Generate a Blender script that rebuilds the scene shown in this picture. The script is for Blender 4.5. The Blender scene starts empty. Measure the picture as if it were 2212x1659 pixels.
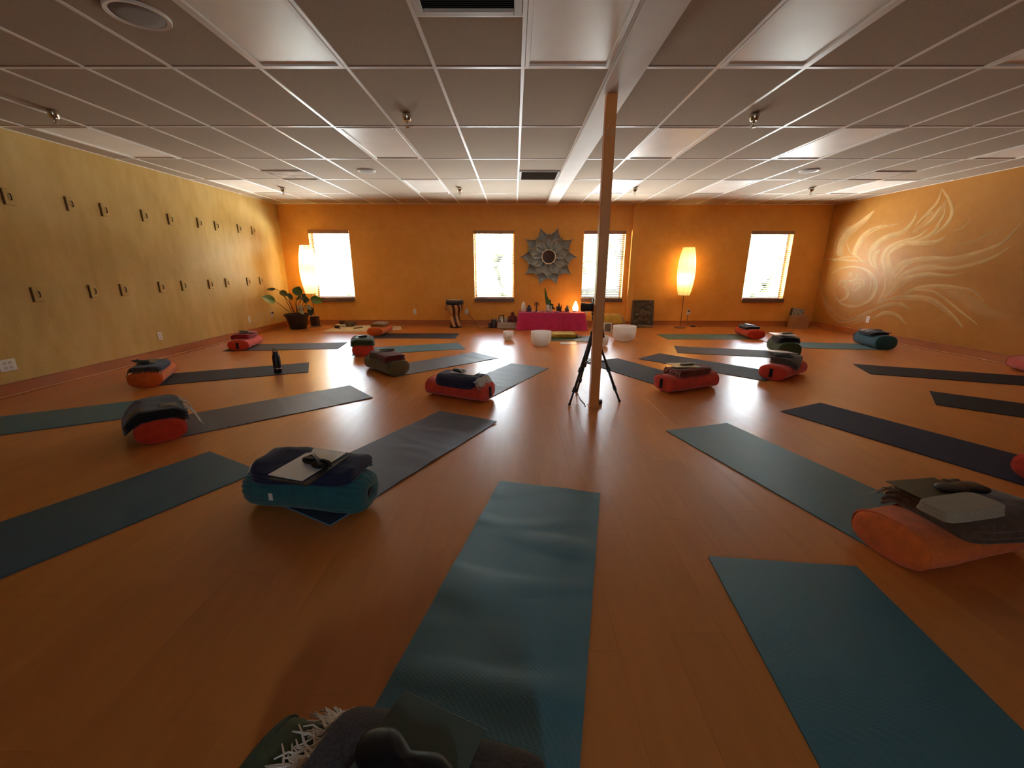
import bpy, math, random
from mathutils import Vector, Matrix, noise
random.seed(7)
PI = math.pi
R = math.radians
SC = bpy.context.scene
COL = SC.collection

# ------------------------------------------------------------------ camera
FPX, PITCH, YAW, ROLL = 889.02, 0.270573, -0.0047652, 0.002106
CAMZ = 1.2445
_cp, _sp, _cy, _sy = math.cos(PITCH), math.sin(PITCH), math.cos(YAW), math.sin(YAW)
CF = Vector((_sy*_cp, _cy*_cp, -_sp))
_R0 = Vector((_cy, -_sy, 0)); _U0 = _R0.cross(CF)
CR = _R0*math.cos(ROLL) + _U0*math.sin(ROLL)
CU = _U0*math.cos(ROLL) - _R0*math.sin(ROLL)
cam_d = bpy.data.cameras.new('camera'); cam = bpy.data.objects.new('camera', cam_d); COL.objects.link(cam)
cam_d.sensor_fit = 'HORIZONTAL'; cam_d.sensor_width = 36; cam_d.lens = FPX/2212*36
cam_d.clip_start = 0.02; cam_d.clip_end = 200
m3 = Matrix((CR, CU, -CF)).transposed()
cam.matrix_world = Matrix.Translation((0, 0, CAMZ)) @ m3.to_4x4()
SC.camera = cam

def ray(px, py): return CF + CR*((px-1106)/FPX) + CU*((829.5-py)/FPX)
def P(px, py, z=0.0):                    # photo point on the horizontal plane z
    d = ray(px, py); t = (z-CAMZ)/d.z; return Vector((d.x*t, d.y*t, z))
def WY(px, py, Y):                       # photo point on the plane y = Y
    d = ray(px, py); t = Y/d.y; return Vector((d.x*t, Y, CAMZ+d.z*t))
def WX(px, py, X):                       # photo point on the plane x = X
    d = ray(px, py); t = X/d.x; return Vector((X, d.y*t, CAMZ+d.z*t))

# ------------------------------------------------------------------ world, light, exposure
SC.view_settings.view_transform = 'Standard'; SC.view_settings.look = 'None'
SC.view_settings.gamma = 1; SC.view_settings.use_curve_mapping = False
SC.view_settings.exposure = 2.1
SKY = 12.5
LAMP_W = 1.35
world = bpy.data.worlds.new('world'); SC.world = world; world.use_nodes = True
wt = world.node_tree; wt.nodes.clear()
wo = wt.nodes.new('ShaderNodeOutputWorld'); wb = wt.nodes.new('ShaderNodeBackground')
wtc = wt.nodes.new('ShaderNodeTexCoord'); wsx = wt.nodes.new('ShaderNodeSeparateXYZ'); wr = wt.nodes.new('ShaderNodeValToRGB')
wt.links.new(wtc.outputs['Generated'], wsx.inputs[0]); wt.links.new(wsx.outputs['Z'], wr.inputs[0])
# sunlit paving below the horizon, foliage haze at it, pale blue sky above
wmr = wt.nodes.new('ShaderNodeMapRange'); wmr.inputs[1].default_value = -1; wmr.inputs[2].default_value = 1
wt.links.new(wsx.outputs['Z'], wmr.inputs[0]); wt.links.new(wmr.outputs[0], wr.inputs[0])
for p_, c_ in ((0.0, (1.70, 1.68, 1.58)), (.496, (1.70, 1.68, 1.58)), (.504, (1.05, 1.20, 1.35)), (1.0, (.62, .82, 1.15))):
    e_ = wr.color_ramp.elements[0] if p_ == 0 else (wr.color_ramp.elements[1] if p_ == 1 else wr.color_ramp.elements.new(p_))
    e_.position = p_; e_.color = (*c_, 1)
wt.links.new(wr.outputs[0], wb.inputs[0]); wb.inputs[1].default_value = SKY
wt.links.new(wb.outputs[0], wo.inputs[0])
try:
    SC.cycles.use_denoising = True; SC.cycles.denoiser = 'OPENIMAGEDENOISE'
    SC.cycles.max_bounces = 12; SC.cycles.diffuse_bounces = 7; SC.cycles.glossy_bounces = 5
    SC.cycles.transparent_max_bounces = 16; SC.cycles.transmission_bounces = 6
    SC.cycles.caustics_reflective = False; SC.cycles.caustics_refractive = False
    SC.cycles.sample_clamp_indirect = 6.0; SC.cycles.blur_glossy = 0.5
except Exception: pass

# room numbers
CZ = CAMZ + 1.34714                      # ceiling face
YW = 9.4945                              # window wall face
XL, XR, YN = -5.10, 6.80, -3.20          # hook wall, mural wall, wall behind the camera
GX0, GXB, GY0, TW, TL = 0.0543, 1.396, 3.335, 0.6096, 1.2192
WIN = [(-4.495, -3.605), (-0.89, -0.005), (1.51, 2.425), (5.14, 6.06)]
WZ0, WZ1 = 0.60, 2.055
WT = 0.22
for x0, x1 in WIN:                       # daylight sampling guides in the window openings
    l = bpy.data.lights.new('window_portal', 'AREA'); l.shape = 'RECTANGLE'; l.size = x1-x0; l.size_y = WZ1-WZ0
    l.cycles.is_portal = True
    o = bpy.data.objects.new('window_portal', l); COL.objects.link(o)
    o.location = ((x0+x1)/2, YW+WT+0.03, (WZ0+WZ1)/2); o.rotation_euler = (-PI/2, 0, 0)

# ------------------------------------------------------------------ mesh helpers
class MB:
    def __init__(s): s.v = []; s.f = []; s.cov = None
    def add(s, vs, fs):
        n = len(s.v); s.v += [tuple(v) for v in vs]; s.f += [tuple(i+n for i in f) for f in fs]; return s
    def box(s, c, d, rz=0.0, ch=0.0, M=None):
        hx, hy, hz = d[0]/2, d[1]/2, d[2]/2
        T = (M if M is not None else Matrix.Rotation(rz, 3, 'Z')); c = Vector(c)
        if ch <= 0:
            vs = [Vector((x, y, z)) for z in (-hz, hz) for y in (-hy, hy) for x in (-hx, hx)]
            fs = [(0, 2, 3, 1), (4, 5, 7, 6), (0, 1, 5, 4), (2, 6, 7, 3), (0, 4, 6, 2), (1, 3, 7, 5)]
            return s.add([c+T@v for v in vs], fs)
        ch = min(ch, hx*.9, hy*.9, hz*.9)
        vs = []; idx = {}
        for sx in (-1, 1):
            for sy in (-1, 1):
                for sz in (-1, 1):
                    for a in range(3):
                        p = [sx*(hx-ch), sy*(hy-ch), sz*(hz-ch)]; p[a] = (sx*hx, sy*hy, sz*hz)[a]
                        idx[sx, sy, sz, a] = len(vs); vs.append(Vector(p))
        fs = []
        for a in range(3):
            b, c2 = (a+1) % 3, (a+2) % 3
            for sg in (-1, 1):
                q = []
                for u, w in ((-1, -1), (1, -1), (1, 1), (-1, 1)):
                    k = [0, 0, 0]; k[a] = sg; k[b] = u; k[c2] = w; q.append(idx[k[0], k[1], k[2], a])
                fs.append(tuple(q if sg > 0 else q[::-1]))
            for u in (-1, 1):
                for w in (-1, 1):
                    k0 = [0, 0, 0]; k1 = [0, 0, 0]
                    k0[b] = k1[b] = u; k0[c2] = k1[c2] = w; k0[a] = -1; k1[a] = 1
                    q = (idx[(*k0, b)], idx[(*k1, b)], idx[(*k1, c2)], idx[(*k0, c2)])
                    fs.append(q if u*w > 0 else q[::-1])
        for sx in (-1, 1):
            for sy in (-1, 1):
                for sz in (-1, 1):
                    q = (idx[sx, sy, sz, 0], idx[sx, sy, sz, 1], idx[sx, sy, sz, 2])
                    fs.append(q if sx*sy*sz > 0 else q[::-1])
        return s.add([c+T@v for v in vs], fs)
    def tube(s, pts, r, n=8, cap=True):
        pts = [Vector(p) for p in pts]; k = len(pts); rr = r if isinstance(r, (list, tuple)) else [r]*k
        rings = []; up = None
        for i, p in enumerate(pts):
            t = (pts[min(i+1, k-1)]-pts[max(i-1, 0)])
            if t.length < 1e-9: t = Vector((0, 0, 1))
            t.normalize()
            if up is None: up = Vector((0, 0, 1)) if abs(t.z) < .9 else Vector((1, 0, 0))
            a = t.cross(up); a = a.normalized() if a.length > 1e-6 else t.orthogonal().normalized()
            b = a.cross(t).normalized(); up = b
            rings.append([p+(a*math.cos(2*PI*j/n)+b*math.sin(2*PI*j/n))*rr[i] for j in range(n)])
        vs = [v for q in rings for v in q]; fs = []
        for i in range(k-1):
            for j in range(n):
                fs.append((i*n+j, i*n+(j+1) % n, (i+1)*n+(j+1) % n, (i+1)*n+j))
        if cap: fs.append(tuple(range(n))[::-1]); fs.append(tuple((k-1)*n+j for j in range(n)))
        return s.add(vs, fs)
    def lathe(s, prof, c=(0, 0, 0), n=24, M=None, cap=True, sx=1.0, sy=1.0):
        c = Vector(c); k = len(prof); vs = []
        for r, z in prof:
            for j in range(n):
                v = Vector((r*sx*math.cos(2*PI*j/n), r*sy*math.sin(2*PI*j/n), z)); vs.append(c+(M@v if M is not None else v))
        fs = []
        for i in range(k-1):
            for j in range(n): fs.append((i*n+j, i*n+(j+1) % n, (i+1)*n+(j+1) % n, (i+1)*n+j))
        if cap: fs.append(tuple(range(n))[::-1]); fs.append(tuple((k-1)*n+j for j in range(n)))
        return s.add(vs, fs)
    def sphere(s, c, r, n=14, m=9, sc=(1, 1, 1)):
        return s.lathe([(r*math.sin(PI*(i+.02)/(m+.04))*1.0, -r*math.cos(PI*(i+.02)/(m+.04))*sc[2]) for i in range(m+1)], c, n, sx=sc[0], sy=sc[1])
    def grid(s, f, nu, nv, closed_u=False):
        vs = [f(i/nu, j/nv) for j in range(nv+1) for i in range(nu+1)]
        fs = [(j*(nu+1)+i, j*(nu+1)+i+1, (j+1)*(nu+1)+i+1, (j+1)*(nu+1)+i) for j in range(nv) for i in range(nu)]
        return s.add(vs, fs)
    def build(s, name, m, parent=None, smooth=False, angle=None):
        me = bpy.data.meshes.new(name); me.from_pydata([tuple(v) for v in s.v], [], s.f)
        if smooth:
            me.polygons.foreach_set('use_smooth', [True]*len(me.polygons))
            if angle: me.set_sharp_from_angle(angle=R(angle))
        if m: me.materials.append(m)
        o = bpy.data.objects.new(name, me); COL.objects.link(o)
        if parent: o.parent = parent
        return o

def thing(name, label, cat, loc=(0, 0, 0), rz=0.0, group=None):
    o = bpy.data.objects.new(name, None); COL.objects.link(o); o.empty_display_size = .05
    o.location = loc; o.rotation_euler = (0, 0, rz)
    return tag(o, label, cat, group)
def tag(o, label, cat, group=None):
    o['label'] = label; o['category'] = cat
    if group: o['group'] = group
    return o
def struct(o): o['kind'] = 'structure'; return o
def stuff(o): o['kind'] = 'stuff'; return o
def dup(root, loc=None, rz=None, label=None, group=None):
    r = root.copy(); COL.objects.link(r)
    if loc is not None: r.location = loc
    if rz is not None: r.rotation_euler = (0, 0, rz)
    if label: r['label'] = label
    if group: r['group'] = group
    for ch in list(root.children):
        c = ch.copy(); COL.objects.link(c); c.parent = r
        for g in list(ch.children):
            d = g.copy(); COL.objects.link(d); d.parent = c
    return r
def n3(x, y, z, s=1.0): return noise.noise(Vector((x*s, y*s, z*s)))

# ------------------------------------------------------------------ materials
MATS = {}
def mat(name, col, rough=.6, spec=.5, var=0.0, vscale=6.0, bump=0.0, bscale=120.0, metal=0.0, sheen=0.0, coat=0.0,
        col2=None, stretch=None, alpha=None, emis=None):
    if name in MATS: return MATS[name]
    m = bpy.data.materials.new(name); m.use_nodes = True; t = m.node_tree; b = t.nodes['Principled BSDF']
    b.inputs['Base Color'].default_value = (*col, 1); b.inputs['Roughness'].default_value = rough
    b.inputs['Specular IOR Level'].default_value = spec; b.inputs['Metallic'].default_value = metal
    if sheen: b.inputs['Sheen Weight'].default_value = sheen; b.inputs['Sheen Roughness'].default_value = .5
    if coat: b.inputs['Coat Weight'].default_value = coat
    if emis: b.inputs['Emission Color'].default_value = (*emis[0], 1); b.inputs['Emission Strength'].default_value = emis[1]
    tc = None
    if var or bump:
        tc = t.nodes.new('ShaderNodeTexCoord'); mp = t.nodes.new('ShaderNodeMapping')
        t.links.new(tc.outputs['Object'], mp.inputs[0])
        if stretch: mp.inputs['Scale'].default_value = stretch
    if var:
        n = t.nodes.new('ShaderNodeTexNoise'); n.inputs['Scale'].default_value = vscale; n.inputs['Detail'].default_value = 5
        t.links.new(mp.outputs[0], n.inputs['Vector'])
        r = t.nodes.new('ShaderNodeValToRGB'); c2 = col2 or tuple(c*(1-var) for c in col)
        r.color_ramp.elements[0].position = .32; r.color_ramp.elements[0].color = (*c2, 1)
        r.color_ramp.elements[1].position = .68; r.color_ramp.elements[1].color = (*(min(1, c*(1+.5*var)) for c in col), 1)
        t.links.new(n.outputs['Fac'], r.inputs[0]); t.links.new(r.outputs[0], b.inputs['Base Color'])
    if bump:
        n = t.nodes.new('ShaderNodeTexNoise'); n.inputs['Scale'].default_value = bscale; n.inputs['Detail'].default_value = 3
        t.links.new(mp.outputs[0], n.inputs['Vector'])
        bp = t.nodes.new('ShaderNodeBump'); bp.inputs['Strength'].default_value = bump; bp.inputs['Distance'].default_value = .004
        t.links.new(n.outputs['Fac'], bp.inputs['Height']); t.links.new(bp.outputs[0], b.inputs['Normal'])
    MATS[name] = m; return m

def wall_mat(name, c1, c2, c3, rough, sx=(1, 1, .35)):
    m = bpy.data.materials.new(name); m.use_nodes = True; t = m.node_tree; b = t.nodes['Principled BSDF']
    ge = t.nodes.new('ShaderNodeNewGeometry'); mp = t.nodes.new('ShaderNodeMapping'); mp.inputs['Scale'].default_value = sx
    t.links.new(ge.outputs['Position'], mp.inputs[0])
    n1 = t.nodes.new('ShaderNodeTexNoise'); n1.inputs['Scale'].default_value = 1.6; n1.inputs['Detail'].default_value = 6; n1.inputs['Roughness'].default_value = .6
    n2 = t.nodes.new('ShaderNodeTexNoise'); n2.inputs['Scale'].default_value = 9; n2.inputs['Detail'].default_value = 6
    for n in (n1, n2): t.links.new(mp.outputs[0], n.inputs['Vector'])
    r = t.nodes.new('ShaderNodeValToRGB'); e = r.color_ramp.elements
    e[0].position = .3; e[0].color = (*c1, 1); e[1].position = .7; e[1].color = (*c3, 1); k = e.new(.5); k.color = (*c2, 1)
    ad = t.nodes.new('ShaderNodeMath'); ad.operation = 'MULTIPLY_ADD'; ad.inputs[1].default_value = .35
    t.links.new(n2.outputs['Fac'], ad.inputs[0])
    ml = t.nodes.new('ShaderNodeMath'); ml.operation = 'MULTIPLY'; ml.inputs[1].default_value = .65
    t.links.new(n1.outputs['Fac'], ml.inputs[0]); t.links.new(ml.outputs[0], ad.inputs[2])
    t.links.new(ad.outputs[0], r.inputs[0]); t.links.new(r.outputs[0], b.inputs['Base Color'])
    b.inputs['Roughness'].default_value = rough; b.inputs['Specular IOR Level'].default_value = .28
    n3_ = t.nodes.new('ShaderNodeTexNoise'); n3_.inputs['Scale'].default_value = 45; n3_.inputs['Detail'].default_value = 5
    t.links.new(ge.outputs['Position'], n3_.inputs['Vector'])
    bp = t.nodes.new('ShaderNodeBump'); bp.inputs['Strength'].default_value = .35; bp.inputs['Distance'].default_value = .006
    t.links.new(n3_.outputs['Fac'], bp.inputs['Height']); t.links.new(bp.outputs[0], b.inputs['Normal'])
    MATS[name] = m; return m

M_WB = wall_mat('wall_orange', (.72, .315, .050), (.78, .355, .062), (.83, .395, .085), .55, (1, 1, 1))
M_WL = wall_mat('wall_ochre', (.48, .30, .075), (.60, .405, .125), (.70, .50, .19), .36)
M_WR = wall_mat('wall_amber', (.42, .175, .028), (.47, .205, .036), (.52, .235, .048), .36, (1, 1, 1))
M_BASE = mat('baseboard_paint', (.46, .15, .035), .45, var=.12, vscale=3)
M_TILE = mat('ceiling_tile', (.45, .375, .285), .9, .2, var=.07, vscale=60, bump=.5, bscale=260)
M_TEE = mat('ceiling_tee', (.84, .82, .78), .35)
M_DIFF = mat('light_diffuser', (.86, .85, .78), .35, .5, var=.06, vscale=2.5, bump=.15, bscale=300)
M_WHITE = mat('white_plastic', (.82, .80, .75), .4)
M_BRASS = mat('sprinkler_metal', (.62, .55, .45), .25, metal=1.0)
M_DARK = mat('dark_plastic', (.015, .015, .016), .45)
M_BLACKM = mat('black_metal', (.02, .02, .022), .35)
M_GRILLE = mat('grille_grey', (.24, .22, .20), .6)
M_STAIN = mat('ceiling_stained', (.50, .42, .33), .9, .2, var=.4, vscale=5)
M_SLAT = mat('blind_slat', (.055, .022, .011), .45, var=.12, vscale=4, stretch=(1, 12, 12))
M_VAL = mat('blind_valance', (.36, .17, .09), .45, var=.15, vscale=4, stretch=(1, 8, 8))
M_SILL = mat('sill_wood', (.13, .075, .06), .4, var=.25, vscale=8, stretch=(1, 6, 6))
M_FRAME = mat('window_frame', (.50, .42, .36), .5)
M_COLUMN = mat('column_paint', (.74, .29, .07), .35, var=.08, vscale=4)

def floor_mat(name):
    m = bpy.data.materials.new(name); m.use_nodes = True; t = m.node_tree; b = t.nodes['Principled BSDF']
    ge = t.nodes.new('ShaderNodeNewGeometry'); oi = t.nodes.new('ShaderNodeObjectInfo')
    mp = t.nodes.new('ShaderNodeMapping'); mp.inputs['Scale'].default_value = (9, .8, 1)
    t.links.new(ge.outputs['Position'], mp.inputs[0])
    rn = t.nodes.new('ShaderNodeMath'); rn.operation = 'ADD'
    t.links.new(oi.outputs['Random'], rn.inputs[0]); t.links.new(ge.outputs['Random Per Island'], rn.inputs[1])
    off = t.nodes.new('ShaderNodeVectorMath'); off.operation = 'MULTIPLY_ADD'; off.inputs[1].default_value = (1, 1, 1)
    cx = t.nodes.new('ShaderNodeCombineXYZ'); sc = t.nodes.new('ShaderNodeMath'); sc.operation = 'MULTIPLY'; sc.inputs[1].default_value = 17.0
    t.links.new(rn.outputs[0], sc.inputs[0]); t.links.new(sc.outputs[0], cx.inputs[1]); t.links.new(sc.outputs[0], cx.inputs[2])
    t.links.new(mp.outputs[0], off.inputs[0]); t.links.new(cx.outputs[0], off.inputs[2])
    n = t.nodes.new('ShaderNodeTexNoise'); n.inputs['Scale'].default_value = 2.2; n.inputs['Detail'].default_value = 6; n.inputs['Roughness'].default_value = .6
    t.links.new(off.outputs[0], n.inputs['Vector'])
    r = t.nodes.new('ShaderNodeValToRGB'); e = r.color_ramp.elements
    e[0].position = .25; e[0].color = (.60, .215, .045, 1); e[1].position = .75; e[1].color = (.70, .262, .058, 1)
    t.links.new(n.outputs['Fac'], r.inputs[0])
    fr = t.nodes.new('ShaderNodeMath'); fr.operation = 'FRACT'; t.links.new(rn.outputs[0], fr.inputs[0])
    mr = t.nodes.new('ShaderNodeMapRange'); mr.inputs[3].default_value = .95; mr.inputs[4].default_value = 1.04
    t.links.new(fr.outputs[0], mr.inputs[0])
    mx = t.nodes.new('ShaderNodeVectorMath'); mx.operation = 'SCALE'
    t.links.new(r.outputs[0], mx.inputs[0]); t.links.new(mr.outputs[0], mx.inputs['Scale'])
    t.links.new(mx.outputs[0], b.inputs['Base Color'])
    # worn satin finish
    n2 = t.nodes.new('ShaderNodeTexNoise'); n2.inputs['Scale'].default_value = 3.0; n2.inputs['Detail'].default_value = 4
    t.links.new(ge.outputs['Position'], n2.inputs['Vector'])
    mr2 = t.nodes.new('ShaderNodeMapRange'); mr2.inputs[1].default_value = .3; mr2.inputs[2].default_value = .7
    mr2.inputs[3].default_value = .27; mr2.inputs[4].default_value = .32
    t.links.new(n2.outputs['Fac'], mr2.inputs[0]); b.inputs['Roughness'].default_value = .29
    b.inputs['Specular IOR Level'].default_value = .62
    return m
M_FLOOR = floor_mat('floor_planks')
M_SUB = mat('subfloor', (.12, .045, .02), .7)

def glass_mat():
    m = bpy.data.materials.new('window_glass'); m.use_nodes = True; t = m.node_tree; t.nodes.clear()
    o = t.nodes.new('ShaderNodeOutputMaterial'); mx = t.nodes.new('ShaderNodeMixShader'); mx.inputs[0].default_value = .05
    tr = t.nodes.new('ShaderNodeBsdfTransparent'); tr.inputs[0].default_value = (.95, .97, .96, 1)
    gl = t.nodes.new('ShaderNodeBsdfGlossy'); gl.inputs['Roughness'].default_value = .03
    t.links.new(tr.outputs[0], mx.inputs[1]); t.links.new(gl.outputs[0], mx.inputs[2]); t.links.new(mx.outputs[0], o.inputs[0])
    return m
M_GLASS = glass_mat()

# ------------------------------------------------------------------ floor and planks
fl = struct(MB().box(((XL+XR)/2, (YN+YW)/2, -.06), (XR-XL+.4, YW-YN+.4, .10)).build('floor', M_SUB))
PW, PL, PG = .195, 1.30, .0003
pm = MB().box((0, 0, -.005), (PW-PG, PL-PG, .010), ch=.00025).build('plank', M_FLOOR, fl)
cells = []
nx = int((XR-XL)/PW)+1
for i in range(nx):
    x0 = XL+i*PW; x1 = min(x0+PW, XR)
    y = YN - ((i*.47) % 1)*PL
    while y < YW:
        a, b = max(y, YN), min(y+PL, YW)
        if b-a > .02 and x1-x0 > .02: cells.append((x0, x1, a, b))
        y += PL
def in_view(x, y):
    d = Vector((x, y, -CAMZ)); z = d.dot(CF)
    return z > .3 and abs(d.dot(CR)/z*FPX) < 1250 and abs(d.dot(CU)/z*FPX) < 980
full = [c for c in cells if c[1]-c[0] > PW-1e-4 and c[3]-c[2] > PL-1e-4]
full.sort(key=lambda c: (not in_view((c[0]+c[1])/2, (c[2]+c[3])/2), ((c[0]+c[1])/2)**2+((c[2]+c[3])/2)**2))
near = set(full[:299]); first = True; rest = MB()
for c in cells:
    if c in near:
        o = pm if first else pm.copy()
        if not first: COL.objects.link(o)
        first = False
        o.location = ((c[0]+c[1])/2, (c[2]+c[3])/2, 0)
    else:
        rest.box(((c[0]+c[1])/2, (c[2]+c[3])/2, -.005), (c[1]-c[0]-PG, c[3]-c[2]-PG, .010), ch=.00025)
stuff(rest.build('distant_planks', M_FLOOR, fl))

# ------------------------------------------------------------------ walls
def wall_back():
    mb = MB(); xs = [XL-.2]
    for a, b in WIN: xs += [a, b]
    xs.append(XR+.2)
    z1 = CZ+.25
    for i in range(len(xs)-1):
        a, b = xs[i], xs[i+1]; yc = YW+WT/2
        if i % 2 == 0: mb.box(((a+b)/2, yc, z1/2-.05), (b-a, WT, z1+.1))
        else:
            mb.box(((a+b)/2, yc, (WZ0-.1)/2), (b-a, WT, WZ0+.1)); mb.box(((a+b)/2, yc, (WZ1+z1)/2), (b-a, WT, z1-WZ1))
    return struct(mb.build('wall_back', M_WB))
w_back = wall_back()
w_left = struct(MB().box((XL-.1, (YN+YW)/2, CZ/2+.07), (.2, YW-YN+.02, CZ+.35)).build('wall_left', M_WL))
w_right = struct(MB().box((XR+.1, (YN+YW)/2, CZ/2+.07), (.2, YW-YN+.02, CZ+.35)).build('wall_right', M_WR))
# unseen door with a small window, added behind the camera for front fill light
DX, GZ0, GZ1, GW = .30, 1.28, 1.92, .42
M_NEAR = mat('wall_brown', (.30, .13, .05), .7, var=.1)
mb_ = MB(); zt_ = CZ+.25; g0, g1 = DX-GW/2, DX+GW/2
mb_.box(((XL-.2+g0)/2, YN-.1, zt_/2-.05), (g0-XL+.2, .2, zt_+.1)); mb_.box(((XR+.2+g1)/2, YN-.1, zt_/2-.05), (XR+.2-g1, .2, zt_+.1))
mb_.box((DX, YN-.1, (GZ1+zt_)/2), (GW, .2, zt_-GZ1)); mb_.box((DX, YN-.1, (GZ0-.1)/2), (GW, .2, GZ0+.1))
w_near = struct(mb_.build('wall_near', M_NEAR))
dm = MB(); dw = .92
for sx in (-1, 1): dm.box((DX+sx*(GW/2+(dw-GW)/4), YN+.015, 1.03), ((dw-GW)/2, .03, 2.04), ch=.003)
dm.box((DX, YN+.015, GZ0/2), (GW, .03, GZ0), ch=.003); dm.box((DX, YN+.015, (GZ1+2.05)/2), (GW, .03, 2.05-GZ1), ch=.003)
dr_ = struct(dm.build('added_door_1', M_VAL))
fm_ = MB()
for sx in (-1, 1): fm_.box((DX+sx*(dw/2+.04), YN+.012, 1.05), (.08, .024, 2.10), ch=.003)
fm_.box((DX, YN+.012, 2.10), (dw+.16, .024, .08), ch=.003); fm_.build('added_door_frame', M_BASE, dr_)
MB().box((DX, YN-.03, (GZ0+GZ1)/2), (GW, .006, GZ1-GZ0)).build('pane', M_GLASS, dr_)
MB().tube([(DX+dw/2-.07, YN+.03, 1.0), (DX+dw/2-.07, YN+.08, 1.0), (DX+dw/2-.18, YN+.08, 1.0)], .010, 8).build('added_door_handle', M_BRASS, dr_, True)
l = bpy.data.lights.new('added_door_portal', 'AREA'); l.shape = 'RECTANGLE'; l.size = GW; l.size_y = GZ1-GZ0; l.cycles.is_portal = True
o = bpy.data.objects.new('added_door_portal', l); COL.objects.link(o); o.location = (DX, YN-.22, (GZ0+GZ1)/2); o.rotation_euler = (PI/2, 0, 0)
def baseboard(name, a, b, nrm):
    a = Vector((*a, 0)); b = Vector((*b, 0)); d = (b-a); L = d.length; c = (a+b)/2; n = Vector((*nrm, 0)); rz = math.atan2(d.y, d.x)
    o = MB().box(c+n*.008+Vector((0, 0, .064)), (L, .016, .128), rz, .003).build(name, M_BASE); struct(o)
    MB().box(c+n*.012+Vector((0, 0, .126)), (L, .022, .010), rz, .003).build('cap_moulding', M_BASE, o)
    MB().box(c+n*.022+Vector((0, 0, .009)), (L, .016, .018), rz, .006).build('shoe_moulding', mat('shoe_paint', (.58, .26, .09), .4), o)
baseboard('baseboard_back', (XL, YW), (XR, YW), (0, -1))
baseboard('baseboard_left', (XL, YN), (XL, YW), (1, 0))
baseboard('baseboard_right', (XR, YN), (XR, YW), (-1, 0))
# boxed pilaster on the window wall
pl = struct(MB().box((2.60, YW-.055, CZ/2), (.135, .11, CZ), ch=.004).build('pillar', M_WB))
MB().box((2.60, YW-.06, .064), (.165, .145, .128), ch=.003).build('pillar_base_trim', M_BASE, pl)
struct(MB().tube([(XL+.05, YW-.03, CZ-.02), (XL+.05, YW-.03, CZ-.20), (XL+.045, YW-.02, CZ-.30)], .012).build('trim_1', M_WB))

# ------------------------------------------------------------------ ceiling
ceil = struct(MB().box(((XL+XR)/2, (YN+YW)/2, CZ+.16), (XR-XL+.4, YW-YN+.4, .06)).build('ceiling', M_SUB))
BX0, BX1 = GX0+TW, P(1264.6, 344.8, CZ).x
cols = []
x = GX0+TW
left_edges = [GX0+TW-TW*k for k in range(0, 12)]
for k in range(11):
    a, b = max(left_edges[k+1], XL), left_edges[k]
    if b > XL+.03: cols.append((a, b, -k))
cols.append((BX1, GXB, 50))
k = 0; x = GXB
while x < XR-.03:
    cols.append((x, min(x+TW, XR), 51+k)); x += TW; k += 1
rows = []
for j in range(-5, 7):
    a, b = GY0+TL*j-TL, GY0+TL*j
    a, b = max(a, YN), min(b, YW)
    if b-a > .03: rows.append((a, b, j))
rows = [r for r in rows if r[1] > .2]
LIGHTS = {}
def colx(side, i):                       # column by index in its grid
    return (GX0+TW*i, GX0+TW*(i+1)) if side == 'a' else (GXB+TW*i, GXB+TW*(i+1))
light_cells = {}
for side, i, js in (('a', -3, (0, 2, 4)), ('a', -8, (2, 4)), ('a', 0, (0,)), ('b', 0, (0, 2, 4)), ('b', 3, (0, 2, 4)), ('b', 7, (2, 4))):
    for j in js:
        x0, x1 = colx(side, i); light_cells[(round(x0, 2), j)] = (x0, x1, side, i, j)
vent_cells = {(round(GX0-TW, 2), 0): 'return', (round(GX0, 2), 3): 'grille', (round(GX0-6*TW, 2), 3): 'stained', (round(GXB+6*TW, 2), 3): 'plain'}
tile_cache = {}
TZ = CZ+.006
def tile(x0, x1, y0, y1, m=M_TILE):
    w, l = round(x1-x0-.018, 3), round(y1-y0-.018, 3)
    key = (w, l, m.name)
    if key not in tile_cache:
        tile_cache[key] = MB().box((0, 0, .008), (w, l, .016), ch=.003).build('ceiling_tile', m, ceil); o = tile_cache[key]
    else:
        o = tile_cache[key].copy(); COL.objects.link(o)
    o.location = ((x0+x1)/2, (y0+y1)/2, TZ)
    return o
grilles = []
for x0, x1, ci in cols:
    for y0, y1, j in rows:
        k = (round(x0, 2), j)
        if k in light_cells: continue
        kind = vent_cells.get(k)
        if kind == 'return':
            tile(x0, x1, y1-TL/2, y1); tile(x0, x1, y0, y0+.0+TL/2-.0) if False else None
            grilles.append(('return', x0, x1, y1-TL, y1-TL/2)); continue
        if kind:
            tile(x0, x1, y0, y1-TL/2); grilles.append((kind, x0, x1, y1-TL/2, y1)); continue
        tile(x0, x1, y0, y1)
# tees
for x in sorted(set([round(c[0], 4) for c in cols]+[round(c[1], 4) for c in cols])):
    MB().box((x, (rows[0][0]+YW)/2, CZ+.006), (.024, YW-rows[0][0], .012)).build('grid_runner', M_TEE, ceil)
for y0, y1, j in rows:
    for a, b in ((XL, BX0), (BX1, XR)):
        MB().box(((a+b)/2, y1-(.012 if y1 > YW-.01 else 0), CZ+.0065), (b-a, .024, .011)).build('cross_runner', M_TEE, ceil)
for k_, x0, x1, y0, y1 in grilles:
    yy = y1 if k_ == 'return' else y0
    MB().box(((x0+x1)/2, yy, CZ+.0065), (TW, .024, .011)).build('cross_runner', M_TEE, ceil)
# painted steel beam wrap running from the window wall over the column
beam = struct(MB().box(((BX0+BX1)/2, (rows[0][0]+YW)/2, CZ+.005), (BX1-BX0, YW-rows[0][0], .07), ch=.006).build('beam', mat('beam_paint', (.70, .66, .61), .6, var=.06, vscale=3)))

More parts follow.
